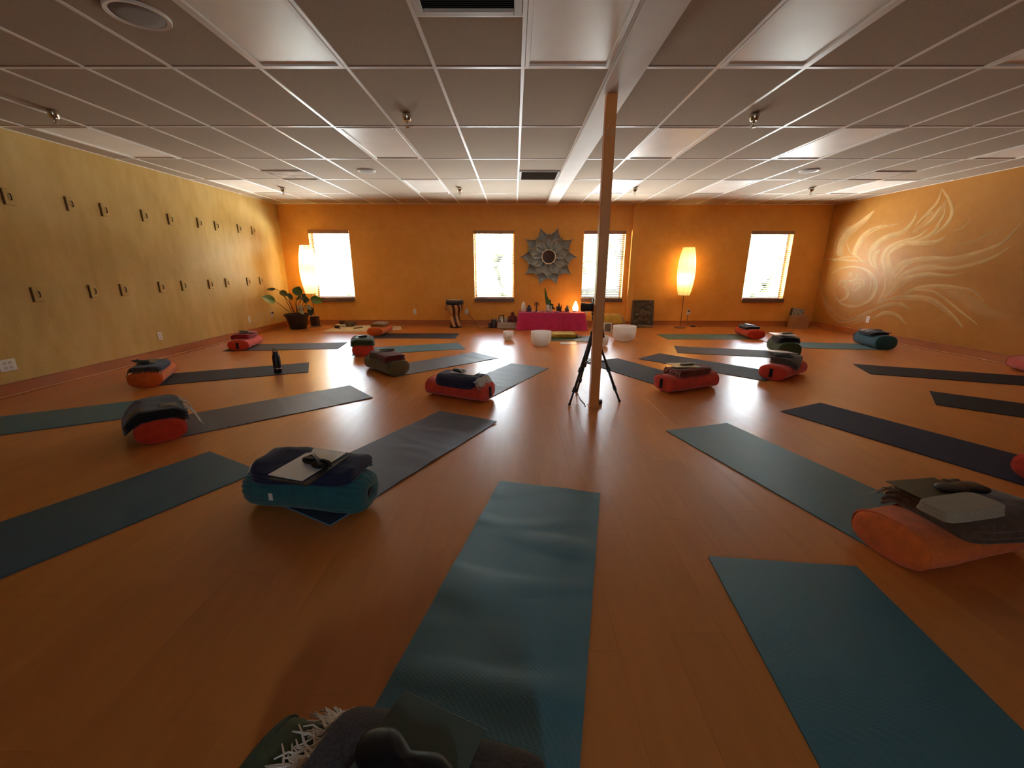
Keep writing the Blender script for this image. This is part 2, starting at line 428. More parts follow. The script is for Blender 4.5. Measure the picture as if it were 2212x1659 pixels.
ORD = ['first', 'second', 'third', 'fourth', 'fifth', 'sixth', 'seventh', 'eighth', 'ninth']
def ceiling_light(x0, x1, j, label):
    y1 = min(GY0+TL*j, YW); y0 = y1-TL
    t = thing('ceiling_light', label, 'ceiling light', ((x0+x1)/2, (y0+y1)/2, CZ), 0, 'unlit ceiling light panels')
    w, l = x1-x0-.03, y1-y0-.03
    f = MB()
    for sx in (-1, 1): f.box((sx*(w/2-.015), 0, .004), (.03, l, .018), ch=.003)
    for sy in (-1, 1): f.box((0, sy*(l/2-.015), .004), (w-.06, .03, .018), ch=.003)
    f.build('frame', M_WHITE, t)
    MB().box((0, 0, .010), (w-.056, l-.056, .006)).build('diffuser', M_DIFF, t)
    MB().box((0, 0, .05), (w-.02, l-.02, .06)).build('housing', M_WHITE, t)
rown = {4: 'nearest the windows', 2: 'in the middle row', 0: 'farthest from the windows'}
coln = {('a', -8): 'along the hook wall', ('a', -3): 'between the hook wall and the beam', ('a', 0): 'beside the slatted return vent',
        ('b', 0): 'first past the post', ('b', 3): 'second past the post', ('b', 7): 'along the mural wall'}
for (kx, j), (x0, x1, side, i, j2) in light_cells.items():
    ceiling_light(x0, x1, j, 'unlit ceiling light panel '+rown[j]+', '+coln[side, i])

def vent(kind, x0, x1, y0, y1):
    lab = {'return': 'large dark return vent with fine louvers close to the camera', 'grille': 'square grey air grille beside the beam, second row from windows',
           'stained': 'square brownish ceiling grille toward the hook wall', 'plain': 'square dull ceiling grille toward the mural wall'}[kind]
    t = thing('ceiling_vent', lab, 'vent', ((x0+x1)/2, (y0+y1)/2, CZ), 0)
    w, l = x1-x0-.03, y1-y0-.03
    m = {'return': mat('vent_frame', (.55, .50, .44), .5), 'grille': M_GRILLE, 'stained': M_STAIN, 'plain': mat('vent_dull', (.45, .37, .29), .8)}[kind]
    f = MB(); bw = .045 if kind == 'return' else .03
    for sx in (-1, 1): f.box((sx*(w/2-bw/2), 0, 0), (bw, l, .02), ch=.004)
    for sy in (-1, 1): f.box((0, sy*(l/2-bw/2), 0), (w-2*bw, bw, .02), ch=.004)
    f.build('frame', m, t)
    MB().box((0, 0, .05), (w-.02, l-.02, .01)).build('duct', mat('duct_dark', (.03, .028, .026), .8) if kind == 'return' else m, t)
    if kind in ('stained', 'plain'):
        MB().box((0, 0, .004), (w-2*bw, l-2*bw, .006)).build('perforated_panel', m, t); return
    n = 26 if kind == 'return' else 18; sm = mat('louver_dark', (.10, .08, .07), .5) if kind == 'return' else m
    first = None
    for i in range(n):
        yy = -l/2+bw+(l-2*bw)*(i+.5)/n
        if first is None:
            first = MB().box((0, 0, 0), (w-2*bw, (l-2*bw)/n*.95, .002), M=Matrix.Rotation(R(38), 3, 'X')).build('louver', sm, t); o = first
        else: o = first.copy(); COL.objects.link(o)
        o.location = (0, yy, .008)
for g in grilles: vent(*g)

def speaker(x, y, r, label):
    t = thing('ceiling_speaker', label, 'speaker', (x, y, CZ))
    MB().lathe([(r*.80, .004), (r*.84, -.006), (r*.97, -.009), (r, -.004), (r, .004)], n=36, cap=False).build('rim', M_WHITE, t, True, 40)
    MB().lathe([(0.001, -.010), (r*.5, -.009), (r*.8, -.005), (r*.84, .004)], n=36, cap=False).build('speaker_grille', mat('speaker_mesh', (.36, .30, .26), .7, bump=1, bscale=900), t, True)
for px, py, r, lab in ((792, 369, .125, 'round ceiling speaker between the hook wall and the beam'), (1747, 369, .125, 'round ceiling speaker toward the mural wall'),
                       (298, 32, .15, 'large round ceiling speaker above the front blue mats')):
    p = P(px, py, CZ); speaker(p.x, p.y, r, lab)

def sprinkler_proto():
    t = thing('fire_sprinkler', '', 'sprinkler')
    MB().lathe([(.012, 0), (.040, -.002), (.043, -.012), (.036, -.045), (.028, -.058), (.016, -.058)], n=20).build('escutcheon', M_BRASS, t, True, 50)
    h = MB().lathe([(.013, -.058), (.013, -.072), (.006, -.078), (.005, -.105)], n=12)
    for s in (-1, 1): h.tube([(s*.011, 0, -.07), (s*.017, 0, -.085), (s*.008, 0, -.104)], .0028, 6)
    h.build('sprinkler_body', M_BRASS, t, True, 40)
    MB().lathe([(.004, -.104), (.019, -.106), (.019, -.109), (.004, -.110)], n=16).build('deflector', M_BRASS, t, True, 40)
    return t
sp = sprinkler_proto(); firsts = True
SPR = [(120, 262, 'outer', 0), (880, 268, 'outer', 1), (1627, 268, 'outer', 2), (612, 417, 'window', 0), (993, 417, 'window', 1), (1371, 417, 'window', 2), (1751, 417, 'window', 3)]
for px, py, rw, i in SPR:
    p = P(px, py, CZ-.08)
    lab = ORD[i]+' brass ceiling sprinkler from the hook wall, '+('row near the windows' if rw == 'window' else 'row over the mats')
    if firsts: sp.location = (p.x, p.y, CZ); sp['label'] = lab; sp['group'] = 'ceiling sprinklers'; firsts = False
    else: dup(sp, (p.x, p.y, CZ), label=lab)

# ------------------------------------------------------------------ windows and blinds
def window(n, x0, x1):
    w = x1-x0; h = WZ1-WZ0; xc = (x0+x1)/2; yf = YW+WT-.05
    f = MB()
    for s in (-1, 1): f.box((xc+s*(w/2-.02), yf, (WZ0+WZ1)/2), (.04, .06, h), ch=.004)
    f.box((xc, yf, WZ0+.02), (w-.08, .06, .04), ch=.004); f.box((xc, yf, WZ1-.02), (w-.08, .06, .04), ch=.004)
    o = struct(f.build('window_%d' % n, M_FRAME))
    MB().box((xc, yf-.006, 1.365), (w-.08, .05, .042), ch=.004).build('meeting_rail', M_FRAME, o)
    MB().box((xc, yf+.006, 1.705), (w-.08, .025, .02), ch=.003).build('muntin', M_FRAME, o)
    for z0, z1, dy in ((WZ0+.04, 1.345, -.004), (1.386, WZ1-.04, .008)):
        MB().box((xc, yf+dy, (z0+z1)/2), (w-.08, .004, z1-z0)).build('pane', M_GLASS, o)
    s = MB().box((xc, YW+.035, WZ0-.004), (w-.004, .17, .03), ch=.004)
    s.box((xc, YW-.038, WZ0-.010), (w+.012, .036, .084), ch=.006)
    s.build('sill', M_SILL, o)
blind_words = ['behind the potted plant and paper lamp', 'beside the sunflower mirror, above the drum', 'half hidden by the post', 'beside the mural wall']
TILT = [22, 20, 34, 22]
slat_mesh = {}
def blind(n, x0, x1):
    w = x1-x0-.012; xc = (x0+x1)/2
    t = thing('window_blind', 'wooden slatted blind on the window '+blind_words[n], 'blind', (xc, YW+.03, 0), 0, 'wooden window blinds')
    MB().box((0, -.046, 2.030), (w+.012, .016, .066), ch=.004).build('valance', M_VAL, t)
    MB().box((0, .004, 2.028), (w, .05, .04), ch=.003).build('headrail', M_VAL, t)
    k = (round(w, 3), TILT[n])
    base = None; nS = 31
    for i in range(nS):
        z = .665+(2.0-.665)*(i+.3)/nS
        if base is None:
            base = MB().box((0, 0, 0), (w, .040, .0028), M=Matrix.Rotation(R(-TILT[n]), 3, 'X'), ch=.001).build('slat', M_SLAT, t); o = base
        else: o = base.copy(); COL.objects.link(o)
        o.location = (0, .004, z); o.rotation_euler = (R(random.uniform(-1.5, 1.5)), R(random.uniform(-.12, .12)), 0)
    MB().box((0, .004, .645), (w, .048, .018), ch=.004).build('bottom_rail', M_VAL, t)
    for sx in (-.32, .32):
        m = MB()
        for dy in (-.026, .034): m.tube([(sx*w/.9, dy, .65), (sx*w/.9, dy, 2.01)], .0012, 5)
        m.build('ladder_cord', M_WHITE, t)
    MB().tube([(w*.38, -.034, 2.0), (w*.385, -.036, 1.66)], .0022, 6).lathe([(.003, 0), (.007, -.02), (.006, -.04), (.002, -.045)], (w*.385, -.036, 1.66), 8).build('tilt_wand', M_SILL, t, True)
for n, (a, b) in enumerate(WIN):
    window(n+1, a, b); blind(n, a, b)
# dense hedge of trees across the lawn outside
tl = MB(); rt_ = random.Random(5)
for i in range(84):
    x = -25+i*.66+rt_.uniform(-.3, .3); y = 20.5+rt_.uniform(-.8, 2.2); h = rt_.uniform(3.3, 4.3)
    tl.tube([(x, y, -.5), (x+.1, y, h*.45)], [.12, .07], 6)
    for k in range(10):
        c = Vector((x+rt_.uniform(-.6, .6), y+rt_.uniform(-.6, .6), -.9+(h+.5)*(k+.3)/10)); r = rt_.uniform(.5, .8); n_, m_ = 9, 6; vs = []
        for a in range(m_+1):
            for b in range(n_):
                ph = PI*(a+.05)/(m_+.1); th = 2*PI*b/n_; q = r*(1+.35*n3(c.x+math.cos(th)*2, c.y+math.sin(th)*2, c.z+ph*2)); vs.append(c+Vector((q*math.sin(ph)*math.cos(th), q*math.sin(ph)*math.sin(th), -q*math.cos(ph))))
        tl.add(vs, [(a*n_+b, a*n_+(b+1) % n_, (a+1)*n_+(b+1) % n_, (a+1)*n_+b) for a in range(m_) for b in range(n_)])
tlo = stuff(tl.build('tree_line', mat('tree_leaf', (.15, .17, .075), .7, var=.4, vscale=1.5), None, True)); tlo['label'] = 'blurred yellow green tree line outside the blinds'

# ------------------------------------------------------------------ steel post
pb = P(1279, 881); 
PXc, PYc = .753, 3.70
post = tag(MB().box((0, 0, (CZ-.03)/2), (.084, .084, CZ-.03), ch=.006).build('support_post', M_COLUMN), 'square brown-orange painted steel support post standing alone on the floor', 'post')
post.location = (PXc, PYc, 0)
MB().box((0, 0, .006), (.10, .10, .012), ch=.002).build('base_plate', M_COLUMN, post)
om = MB()
for i, (u, v) in enumerate([(0, .1), (-.006, .082), (-.018, .064), (.016, .058), (-.026, .046), (.006, .044), (.026, .04), (-.012, .034), (.018, .028), (-.03, .022), (.0, .02), (.03, .022), (-.014, .01), (.012, .008), (-.022, 0), (.002, -.004), (.024, .002)]):
    om.sphere((u, -.0425, 2.27+v), .0045, 8, 5, (1, .4, 1.2))
stuff(om.build('stencilled_ornament', mat('ornament_paint', (.62, .45, .34), .4), post, True))

# ------------------------------------------------------------------ wall hooks
def hook_proto():
    t = thing('wall_hook', '', 'wall bracket')
    MB().box((.008, .010, 0), (.016, .095, .155), ch=.003).build('plate', M_WL, t)
    MB().box((.005, -.043, 0), (.010, .010, .150)).build('edge_shadow_strip', mat('edge_shadow_dark', (.10, .05, .018), .8), t)  # dark strip stands in for the shadow along the plate's edge
    MB().tube([(.014, .012, .030), (.028, .012, .028), (.031, .012, .0), (.028, .012, -.026), (.014, .012, -.028)], .0055, 8).build('hook_bar', mat('hook_metal', (.09, .05, .02), .5), t, True)
    return t
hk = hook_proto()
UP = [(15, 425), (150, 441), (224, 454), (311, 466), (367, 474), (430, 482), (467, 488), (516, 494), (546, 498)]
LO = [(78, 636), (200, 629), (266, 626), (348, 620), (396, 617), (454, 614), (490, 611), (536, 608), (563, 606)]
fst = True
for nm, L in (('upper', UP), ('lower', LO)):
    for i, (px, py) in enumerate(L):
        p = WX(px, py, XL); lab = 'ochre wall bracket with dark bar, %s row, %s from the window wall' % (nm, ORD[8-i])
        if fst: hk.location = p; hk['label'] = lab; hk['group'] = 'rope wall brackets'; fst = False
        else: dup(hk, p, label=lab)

# ------------------------------------------------------------------ outlets
def outlet(p, face, label, wide=1.0, plug=False):
    t = thing('wall_outlet', label, 'outlet', p, {'back': 0, 'left': PI/2, 'right': -PI/2}[face], 'wall outlets')
    MB().box((0, -.003, 0), (.072*wide, .006, .116), ch=.002).build('cover_plate', M_WHITE, t)
    for k in range(int(wide+.5)):
        xo = (k-(int(wide+.5)-1)/2)*.046
        for s in (-1, 1):
            if plug and s > 0: continue
            MB().box((xo, -.007, s*.024), (.030, .003, .028), ch=.004).build('socket', mat('socket_cream', (.6, .57, .5), .4), t)
    if plug: MB().box((0, -.02, .022), (.034, .03, .034), ch=.005).build('plug', M_DARK, t)
outlet(WY(896, 673, YW), 'back', 'white outlet on the window wall above the rug')
outlet(WY(1008, 673, YW), 'back', 'white outlet with cord on the window wall beside the drum')
outlet(WY(1487, 674, YW), 'back', 'white outlet with black plug behind the paper lamp by the plaque', plug=True)
outlet(WX(345, 726, XL), 'left', 'white outlet on the hook wall above the orange bolster')
outlet(WX(538, 690, XL), 'left', 'white outlet on the hook wall above the coral bolster')
outlet(WX(587, 678, XL), 'left', 'white outlet with black plug in the corner behind the plant', plug=True)
outlet(WX(16, 789, XL), 'left', 'double white outlet low on the hook wall, farthest from windows', wide=2.0)
outlet(WX(1875, 690, XR), 'right', 'white outlet on the mural wall below the flame painting')

# ------------------------------------------------------------------ mural
def mural():
    m = bpy.data.materials.new('mural_paint'); m.use_nodes = True; t = m.node_tree; b = t.nodes['Principled BSDF']; out = t.nodes['Material Output']
    b.inputs['Base Color'].default_value = (.90, .60, .25, 1); b.inputs['Roughness'].default_value = .36; b.inputs['Specular IOR Level'].default_value = .28
    a = t.nodes.new('ShaderNodeAttribute'); a.attribute_name = 'cover'
    n = t.nodes.new('ShaderNodeTexNoise'); n.inputs['Scale'].default_value = 2.2; n.inputs['Detail'].default_value = 8
    g = t.nodes.new('ShaderNodeNewGeometry'); t.links.new(g.outputs['Position'], n.inputs['Vector'])
    mr = t.nodes.new('ShaderNodeMapRange'); mr.inputs[1].default_value = .3; mr.inputs[2].default_value = .65; mr.inputs[3].default_value = .50; mr.inputs[4].default_value = .80
    t.links.new(n.outputs['Fac'], mr.inputs[0])
    mu = t.nodes.new('ShaderNodeMath'); mu.operation = 'MULTIPLY'; t.links.new(a.outputs['Fac'], mu.inputs[0]); t.links.new(mr.outputs[0], mu.inputs[1])
    tr = t.nodes.new('ShaderNodeBsdfTransparent'); mx = t.nodes.new('ShaderNodeMixShader')
    t.links.new(mu.outputs[0], mx.inputs[0]); t.links.new(tr.outputs[0], mx.inputs[1]); t.links.new(b.outputs[0], mx.inputs[2]); t.links.new(mx.outputs[0], out.inputs[0])
    S = []
    def s(ws, *pts, k=1.0): S.append((pts, ws, k))
    s((60, 75, 75, 62, 50, 5), (265, 845), (280, 720), (345, 610), (450, 530), (560, 440), (627, 368))
    s((10, 14, 16, 12, 4), (245, 850), (215, 740), (260, 640), (330, 560), (420, 520))
    s((20, 50, 55, 45, 35, 20, 3), (440, 860), (430, 800), (480, 690), (560, 600), (680, 545), (800, 525), (888, 500))
    s((12, 16, 18, 14, 4), (70, 890), (200, 882), (350, 895), (470, 900), (550, 920))
    s((4, 14, 20, 20, 6), (100, 845), (200, 890), (260, 875), (330, 860), (420, 850))
    s((6, 16, 18, 16, 4), (340, 720), (370, 800), (440, 850), (480, 880), (530, 910))
    s((6, 34, 50, 60, 50, 45, 40, 30, 4), (668, 985), (605, 930), (592, 850), (625, 760), (690, 690), (800, 630), (930, 590), (1040, 480), (1085, 355))
    s((10, 40, 40, 8), (655, 965), (635, 890), (645, 830), (690, 780))
    s((12, 26, 34, 40, 34, 30, 6), (740, 1010), (712, 910), (735, 820), (810, 745), (930, 690), (1080, 650), (1200, 560))
    s((10, 26, 30, 34, 36, 40, 36, 6), (800, 980), (772, 900), (800, 810), (920, 730), (1080, 690), (1200, 640), (1290, 560), (1330, 470))
    s((10, 34, 40, 34, 26, 4), (1270, 620), (1400, 500), (1455, 380), (1425, 260), (1385, 190), (1340, 125))
    s((4, 22, 26, 20, 6), (1340, 140), (1300, 270), (1210, 370), (1130, 450), (1060, 530))
    s((6, 24, 20, 4), (1140, 540), (1230, 470), (1300, 380), (1330, 320))
    s((4, 16, 4), (1170, 450), (1215, 400), (1250, 385))
    s((5, 22, 16, 4), (1270, 545), (1340, 460), (1375, 390), (1370, 330))
    s((30, 70, 80, 50, 10), (1040, 600), (1180, 500), (1300, 400), (1370, 320), (1380, 250), k=.45)
    s((30, 42, 40, 30, 4), (940, 700), (1080, 710), (1200, 705), (1300, 690), (1385, 640))
    s((60, 55, 45, 38, 42, 44, 40, 30, 3), (830, 1040), (900, 960), (1000, 900), (1200, 868), (1450, 872), (1680, 825), (1850, 770), (2010, 690), (2200, 480))
    s((30, 44, 44, 44, 40, 30, 4), (870, 1100), (1000, 1010), (1200, 965), (1480, 980), (1750, 915), (1950, 830), (2080, 740))
    s((60, 90, 90, 90, 20), (1100, 910), (1300, 920), (1550, 930), (1800, 860), (2000, 770), k=.42)
    s((4, 12, 4), (1450, 580), (1560, 550), (1665, 455))
    s((6, 25, 30, 6), (1480, 725), (1680, 690), (1800, 640), (1930, 550), k=.6)
    s((40, 62, 55, 42, 32, 4), (770, 1260), (870, 1165), (1000, 1080), (1200, 1040), (1430, 1055), (1585, 1020))
    s((60, 95, 100, 100, 60, 8), (760, 850), (770, 960), (800, 1080), (790, 1170), (740, 1250), (670, 1335), k=.8)
    s((8, 16, 16, 16, 16, 6), (705, 830), (735, 960), (748, 1080), (742, 1180), (710, 1270), (655, 1345))
    s((10, 34, 30, 8), (840, 990), (880, 950), (940, 910), (1010, 880))
    s((10, 24, 24, 6), (850, 1090), (900, 1030), (960, 960), (1060, 900))
    s((14, 34, 50, 56, 50, 40, 20), (670, 1345), (850, 1292), (1050, 1285), (1230, 1310), (1380, 1410), (1480, 1500), (1560, 1600))
    s((12, 36, 38, 34, 30, 4), (940, 1250), (1100, 1185), (1300, 1163), (1500, 1180), (1690, 1225), (1790, 1340))
    s((12, 26, 28, 30, 12), (1050, 1205), (1250, 1222), (1410, 1325), (1550, 1440), (1720, 1570))
    s((50, 110, 140, 110, 4), (1330, 1200), (1530, 1270), (1700, 1370), (1850, 1450), (2080, 1490), k=.55)
    s((10, 40, 42, 34, 3), (630, 1410), (760, 1370), (860, 1355), (940, 1370), (1015, 1425))
    s((10, 40, 38, 36, 5), (620, 1510), (720, 1455), (800, 1450), (890, 1490), (965, 1570))
    s((8, 20, 30, 34, 34, 26, 5), (105, 1385), (180, 1490), (270, 1535), (400, 1520), (560, 1450), (660, 1400), (780, 1365), k=.8)
    s((6, 18, 22, 20, 5), (200, 1560), (330, 1580), (460, 1540), (560, 1500), (660, 1490), k=.7)
    s((8, 26, 40, 50, 40, 14), (70, 1000), (60, 1120), (75, 1260), (130, 1380), (220, 1470), (330, 1510), k=.5)
    s((6, 16, 20, 24, 34, 40, 36, 34, 32, 26, 20, 16, 4), (180, 1032), (300, 975), (430, 962), (555, 1000), (625, 1070), (648, 1150), (635, 1230), (590, 1300), (510, 1350), (400, 1378), (290, 1350), (235, 1290), (210, 1215))
    s((4, 16, 16, 12, 4), (560, 1020), (598, 1090), (600, 1150), (588, 1200), (575, 1240))
    s((80, 240, 260, 240, 80), (440, 1000), (435, 1080), (430, 1170), (420, 1260), (400, 1340), k=.34)
    Z2 = lambda x, y: (1770+x/13.825, 560+y/13.825)
    def so(ws, *pts, k=1.0): S.append(([((Z2(*p)[0]-1760)*4.894, (Z2(*p)[1]-380)*4.894) for p in pts], ws, k))
    so((15, 16, 16, 16, 15, 15, 15, 15, 15), *[(935+42*math.cos(a*PI/4), 455+42*math.sin(a*PI/4)) for a in range(9)], k=.95)
    so((6, 26, 30, 26, 22, 20, 6), (775, 575), (860, 645), (970, 655), (1080, 600), (1150, 520), (1140, 460), (1095, 425), k=.95)
    so((8, 22, 26, 26, 24, 10), (560, 790), (640, 690), (730, 655), (795, 710), (770, 800), (680, 870), k=.95)
    so((10, 24, 26, 28, 26, 24, 8), (700, 850), (790, 880), (850, 950), (850, 1060), (780, 1150), (670, 1220), (560, 1260), k=.95)
    so((6, 20, 24, 26, 26, 26, 24, 20, 8), (885, 785), (950, 890), (1050, 955), (1170, 890), (1235, 790), (1180, 710), (1080, 710), (1020, 790), (1010, 880), k=.95)
    so((6, 20, 24, 22, 6), (1110, 640), (1210, 600), (1310, 650), (1335, 760), (1285, 900), k=.95)
    mb = MB(); cov = []; off = .0008
    def catmull(pts, ws, n=7):
        q = [Vector(p) for p in pts]; o = []
        for i in range(len(q)-1):
            p0, p1, p2, p3 = q[max(i-1, 0)], q[i], q[i+1], q[min(i+2, len(q)-1)]
            for j in range(n+(i == len(q)-2)):
                u = j/n
                o.append((.5*((2*p1)+(p2-p0)*u+(2*p0-5*p1+4*p2-p3)*u*u+(3*p1-p0-3*p2+p3)*u**3), ws[i]*(1-u)+ws[i+1]*u))
        return o
    for pts, ws, kk in S:
        c = catmull([(p[0], p[1], 0) for p in pts], ws); off += .00012; st = len(mb.v)
        for i, (p, w) in enumerate(c):
            a, b_ = c[max(i-1, 0)][0], c[min(i+1, len(c)-1)][0]; d = (b_-a); d = d.normalized() if d.length > 1e-6 else Vector((1, 0, 0)); nn = Vector((-d.y, d.x, 0))
            for u, cv in ((-.66, 0), (-.44, .95), (-.1, .85), (.22, .75), (.46, .5), (.68, 0)):
                q = p+nn*w*u; wp = WX(1760+q.x/4.894, 380+q.y/4.894, XR); mb.v.append((XR-off, wp.y, wp.z)); cov.append(cv*kk)
        for i in range(len(c)-1):
            for j in range(5): a0 = st+i*6+j; mb.f.append((a0, a0+1, a0+7, a0+6))
    o = mb.build('wall_mural', m); at = o.data.attributes.new('cover', 'FLOAT', 'POINT'); at.data.foreach_set('value', cov)
    tag(o, 'pale painted flame swirls around a ringed om sign on the amber wall', 'mural')
mural()

# ------------------------------------------------------------------ yoga mats
MT = .006
def mat_material(name, col, rough=.5, spec=.45):
    m = bpy.data.materials.new(name); m.use_nodes = True; t = m.node_tree; b = t.nodes['Principled BSDF']
    tc = t.nodes.new('ShaderNodeTexCoord')
    n = t.nodes.new('ShaderNodeTexNoise'); n.inputs['Scale'].default_value = 3; n.inputs['Detail'].default_value = 5
    t.links.new(tc.outputs['Object'], n.inputs['Vector'])
    r = t.nodes.new('ShaderNodeValToRGB'); r.color_ramp.elements[0].color = (*[c*.86 for c in col], 1); r.color_ramp.elements[1].color = (*[c*1.1 for c in col], 1)
    t.links.new(n.outputs['Fac'], r.inputs[0]); t.links.new(r.outputs[0], b.inputs['Base Color'])
    b.inputs['Roughness'].default_value = rough; b.inputs['Specular IOR Level'].default_value = spec
    w = t.nodes.new('ShaderNodeTexWave'); w.bands_direction = 'Y'; w.inputs['Scale'].default_value = 75; w.inputs['Distortion'].default_value = .6
    w.inputs['Detail'].default_value = 1
    t.links.new(tc.outputs['Object'], w.inputs['Vector'])
    n2 = t.nodes.new('ShaderNodeTexNoise'); n2.inputs['Scale'].default_value = 260
    t.links.new(tc.outputs['Object'], n2.inputs['Vector'])
    ad = t.nodes.new('ShaderNodeMath'); ad.operation = 'ADD'; t.links.new(w.outputs['Fac'], ad.inputs[0]); t.links.new(n2.outputs['Fac'], ad.inputs[1])
    bp = t.nodes.new('ShaderNodeBump'); bp.inputs['Strength'].default_value = .28; bp.inputs['Distance'].default_value = .0012
    t.links.new(ad.outputs[0], bp.inputs['Height']); t.links.new(bp.outputs[0], b.inputs['Normal'])
    return m
MM = {'teal': mat_material('mat_teal', (.045, .18, .23), .46, .6), 'blue': mat_material('mat_blue', (.03, .115, .17), .5, .5),
      'slate': mat_material('mat_slate', (.065, .075, .105), .48, .55), 'char': mat_material('mat_charcoal', (.05, .048, .055), .68, .2),
      'navy': mat_material('mat_navy', (.025, .028, .055), .68, .2), 'black': mat_material('mat_black', (.022, .02, .022), .68, .2),
      'aqua': mat_material('mat_aqua', (.11, .19, .19), .68, .2), 'sage': mat_material('mat_sage', (.13, .20, .15), .68, .2),
      'grey': mat_material('mat_grey', (.11, .125, .135), .48, .55), 'green': mat_material('mat_green', (.075, .10, .055)),
      'taupe': mat_material('mat_taupe', (.09, .075, .06), .68, .2)}
def yoga_mat(A, B, ang, L, mk, label, wrinkle=.0, curl=0.0, W=None, phase=0.0, edge=None):
    A, B = Vector((A[0], A[1], 0)), Vector((B[0], B[1], 0)); c = (A+B)/2
    d = Vector((math.cos(R(ang)), math.sin(R(ang)), 0)); W = W or .60
    rz = math.atan2(d.y, d.x)-PI/2
    def z(u, v):
        y = v*L; k = math.exp(-min(y, L*1.0)/.9)
        zz = 0.0
        if wrinkle:
            zz += wrinkle*max(0, n3(u*1.1+phase, y*7.0, phase))*2.2
            zz += wrinkle*.8*max(0, math.sin(y*17+1.2*math.sin(u*4+phase)+phase))**3*max(0, n3(u*1.3, y*2+phase, 3.1)+.25)*1.6
        if curl: zz += curl*max(0, 1-y/.10)**2*(0.5+.5*n3(u*2, phase, .3))
        return zz
    NU, NV = 14, 110 if wrinkle else 28
    mb = MB(); mb.grid(lambda u, v: ((u-.5)*W, v*L, MT+z(u, v)), NU, NV)
    per = [(i, 0) for i in range(NU)]+[(NU, j) for j in range(NV)]+[(i, NV) for i in range(NU, 0, -1)]+[(0, j) for j in range(NV, 0, -1)]
    base = len(mb.v); top = []
    for i, j in per:
        vtx = mb.v[j*(NU+1)+i]; top.append(j*(NU+1)+i); mb.v.append((vtx[0], vtx[1], max(.0005, vtx[2]-MT)))
    k = len(per)
    for i in range(k): mb.f.append((top[i], base+i, base+(i+1) % k, top[(i+1) % k])[::-1])
    mb.f.append(tuple(base+i for i in range(k)))
    o = mb.build('yoga_mat', MM[mk], None, True, 40)
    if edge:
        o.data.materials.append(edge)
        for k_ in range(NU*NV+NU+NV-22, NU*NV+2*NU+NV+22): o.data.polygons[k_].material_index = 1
    o.location = c; o.rotation_euler = (0, 0, rz)
    return tag(o, label, 'mat', 'yoga mats fanned out on the floor')
def F2(px, py): p = P(px, py); return (p.x, p.y)
yoga_mat(F2(1081, 1041), F2(1295, 1066), -103.5, 1.73, 'teal', 'wrinkled teal yoga mat leading to the olive bolster with charcoal blanket', .006, phase=1.7)
yoga_mat(F2(1533, 1210), F2(1843, 1219), -95.5, 1.73, 'teal', 'flat dark teal yoga mat with no bolster in sight, beside the wrinkled teal mat', .0, W=.62)
yoga_mat(F2(1443, 930), F2(1567, 916), -73, 1.50, 'teal', 'dark teal yoga mat leading to the orange bolster with ribbed blanket')
yoga_mat(F2(1690, 890), F2(1768, 870), -65, 1.52, 'navy', 'dark navy yoga mat leading to the red bolster cut by the photo edge')
yoga_mat(F2(2018, 873), F2(2011, 847), -40, 1.73, 'black', 'black yoga mat cut by the photo edge, with no bolster in sight')
yoga_mat(F2(1877, 808), F2(1845, 787), -22, 1.73, 'black', 'long black yoga mat ending at the pinkish bolster near the mural wall')
yoga_mat(F2(1680, 751), F2(1655, 738), -7.5, 1.64, 'aqua', 'grey teal yoga mat running behind the green bolster to the teal bolster')
yoga_mat(F2(1438, 733), F2(1421, 722), 0, 1.66, 'sage', 'sage green yoga mat leading to the bright red bolster by the window wall', W=.62)
yoga_mat(F2(1460, 762), F2(1459, 748), -16, 1.52, 'taupe', 'grey brown yoga mat leading to the dark green bolster')
yoga_mat(F2(1383, 775), F2(1420, 764), -48, 1.68, 'char', 'charcoal yoga mat leading to the red bolster with the brown striped blanket')
yoga_mat((1.0, 5.60), F2(1330, 774), -62, 1.50, 'char', 'charcoal yoga mat behind the post leading to the red bolster with maroon blanket')
yoga_mat(F2(982, 732), F2(993, 720.5), 180, 1.60, 'char', 'charcoal yoga mat leading to the orange bolster beside the cream rug', W=.62)
yoga_mat(F2(734, 752.5), F2(746, 741), 188.5, 1.73, 'taupe', 'taupe yoga mat leading to the coral bolster with crimson blanket')
yoga_mat(F2(1005, 754), F2(990, 741), -161, 1.73, 'aqua', 'pale aqua yoga mat leading to the bolster with green blanket')
yoga_mat(F2(1074, 774), F2(1025, 762), -137.5, 1.58, 'grey', 'rippled grey yoga mat leading to the olive bolster with maroon blanket', .004, W=.58, phase=5.1)
yoga_mat(F2(1182, 796), F2(1107, 786), -118, 1.56, 'grey', 'rippled grey yoga mat leading to the coral bolster with navy fringed blanket', .004, W=.56, phase=8.3)
yoga_mat(F2(667, 804), F2(667, 784), -155, 1.60, 'char', 'charcoal yoga mat with the black bottle standing on it')
yoga_mat(F2(810, 859), F2(752, 834), -138, 1.73, 'slate', 'slate yoga mat leading to the red bolster with black blanket', .002, phase=2.2)
yoga_mat(F2(1075, 911), F2(948, 890), -118, 1.66, 'slate', 'rippled slate yoga mat leading to the teal velvet bolster', .005, phase=6.6, edge=mat('mat_edge_highlight', (.10, .34, .55), .5))  # pale blue end faces are a painted highlight on the mat's thickness
yoga_mat((-3.13, 3.46), (-3.44, 3.97), -149, 1.73, 'teal', 'teal yoga mat passing behind the black fringed blanket')
yoga_mat(F2(555, 1018), F2(460, 977), -118.5, 1.73, 'blue', 'plain blue yoga mat with no bolster in sight, cut by the photo edge')
gm0, gm1 = P(1166, 737), P(1290, 737)
yoga_mat((gm1.x, gm1.y), (gm1.x, gm1.y+.58), 180, gm1.x-gm0.x, 'green', 'short dark green mat under the yellow blanket before the altar', W=.56)
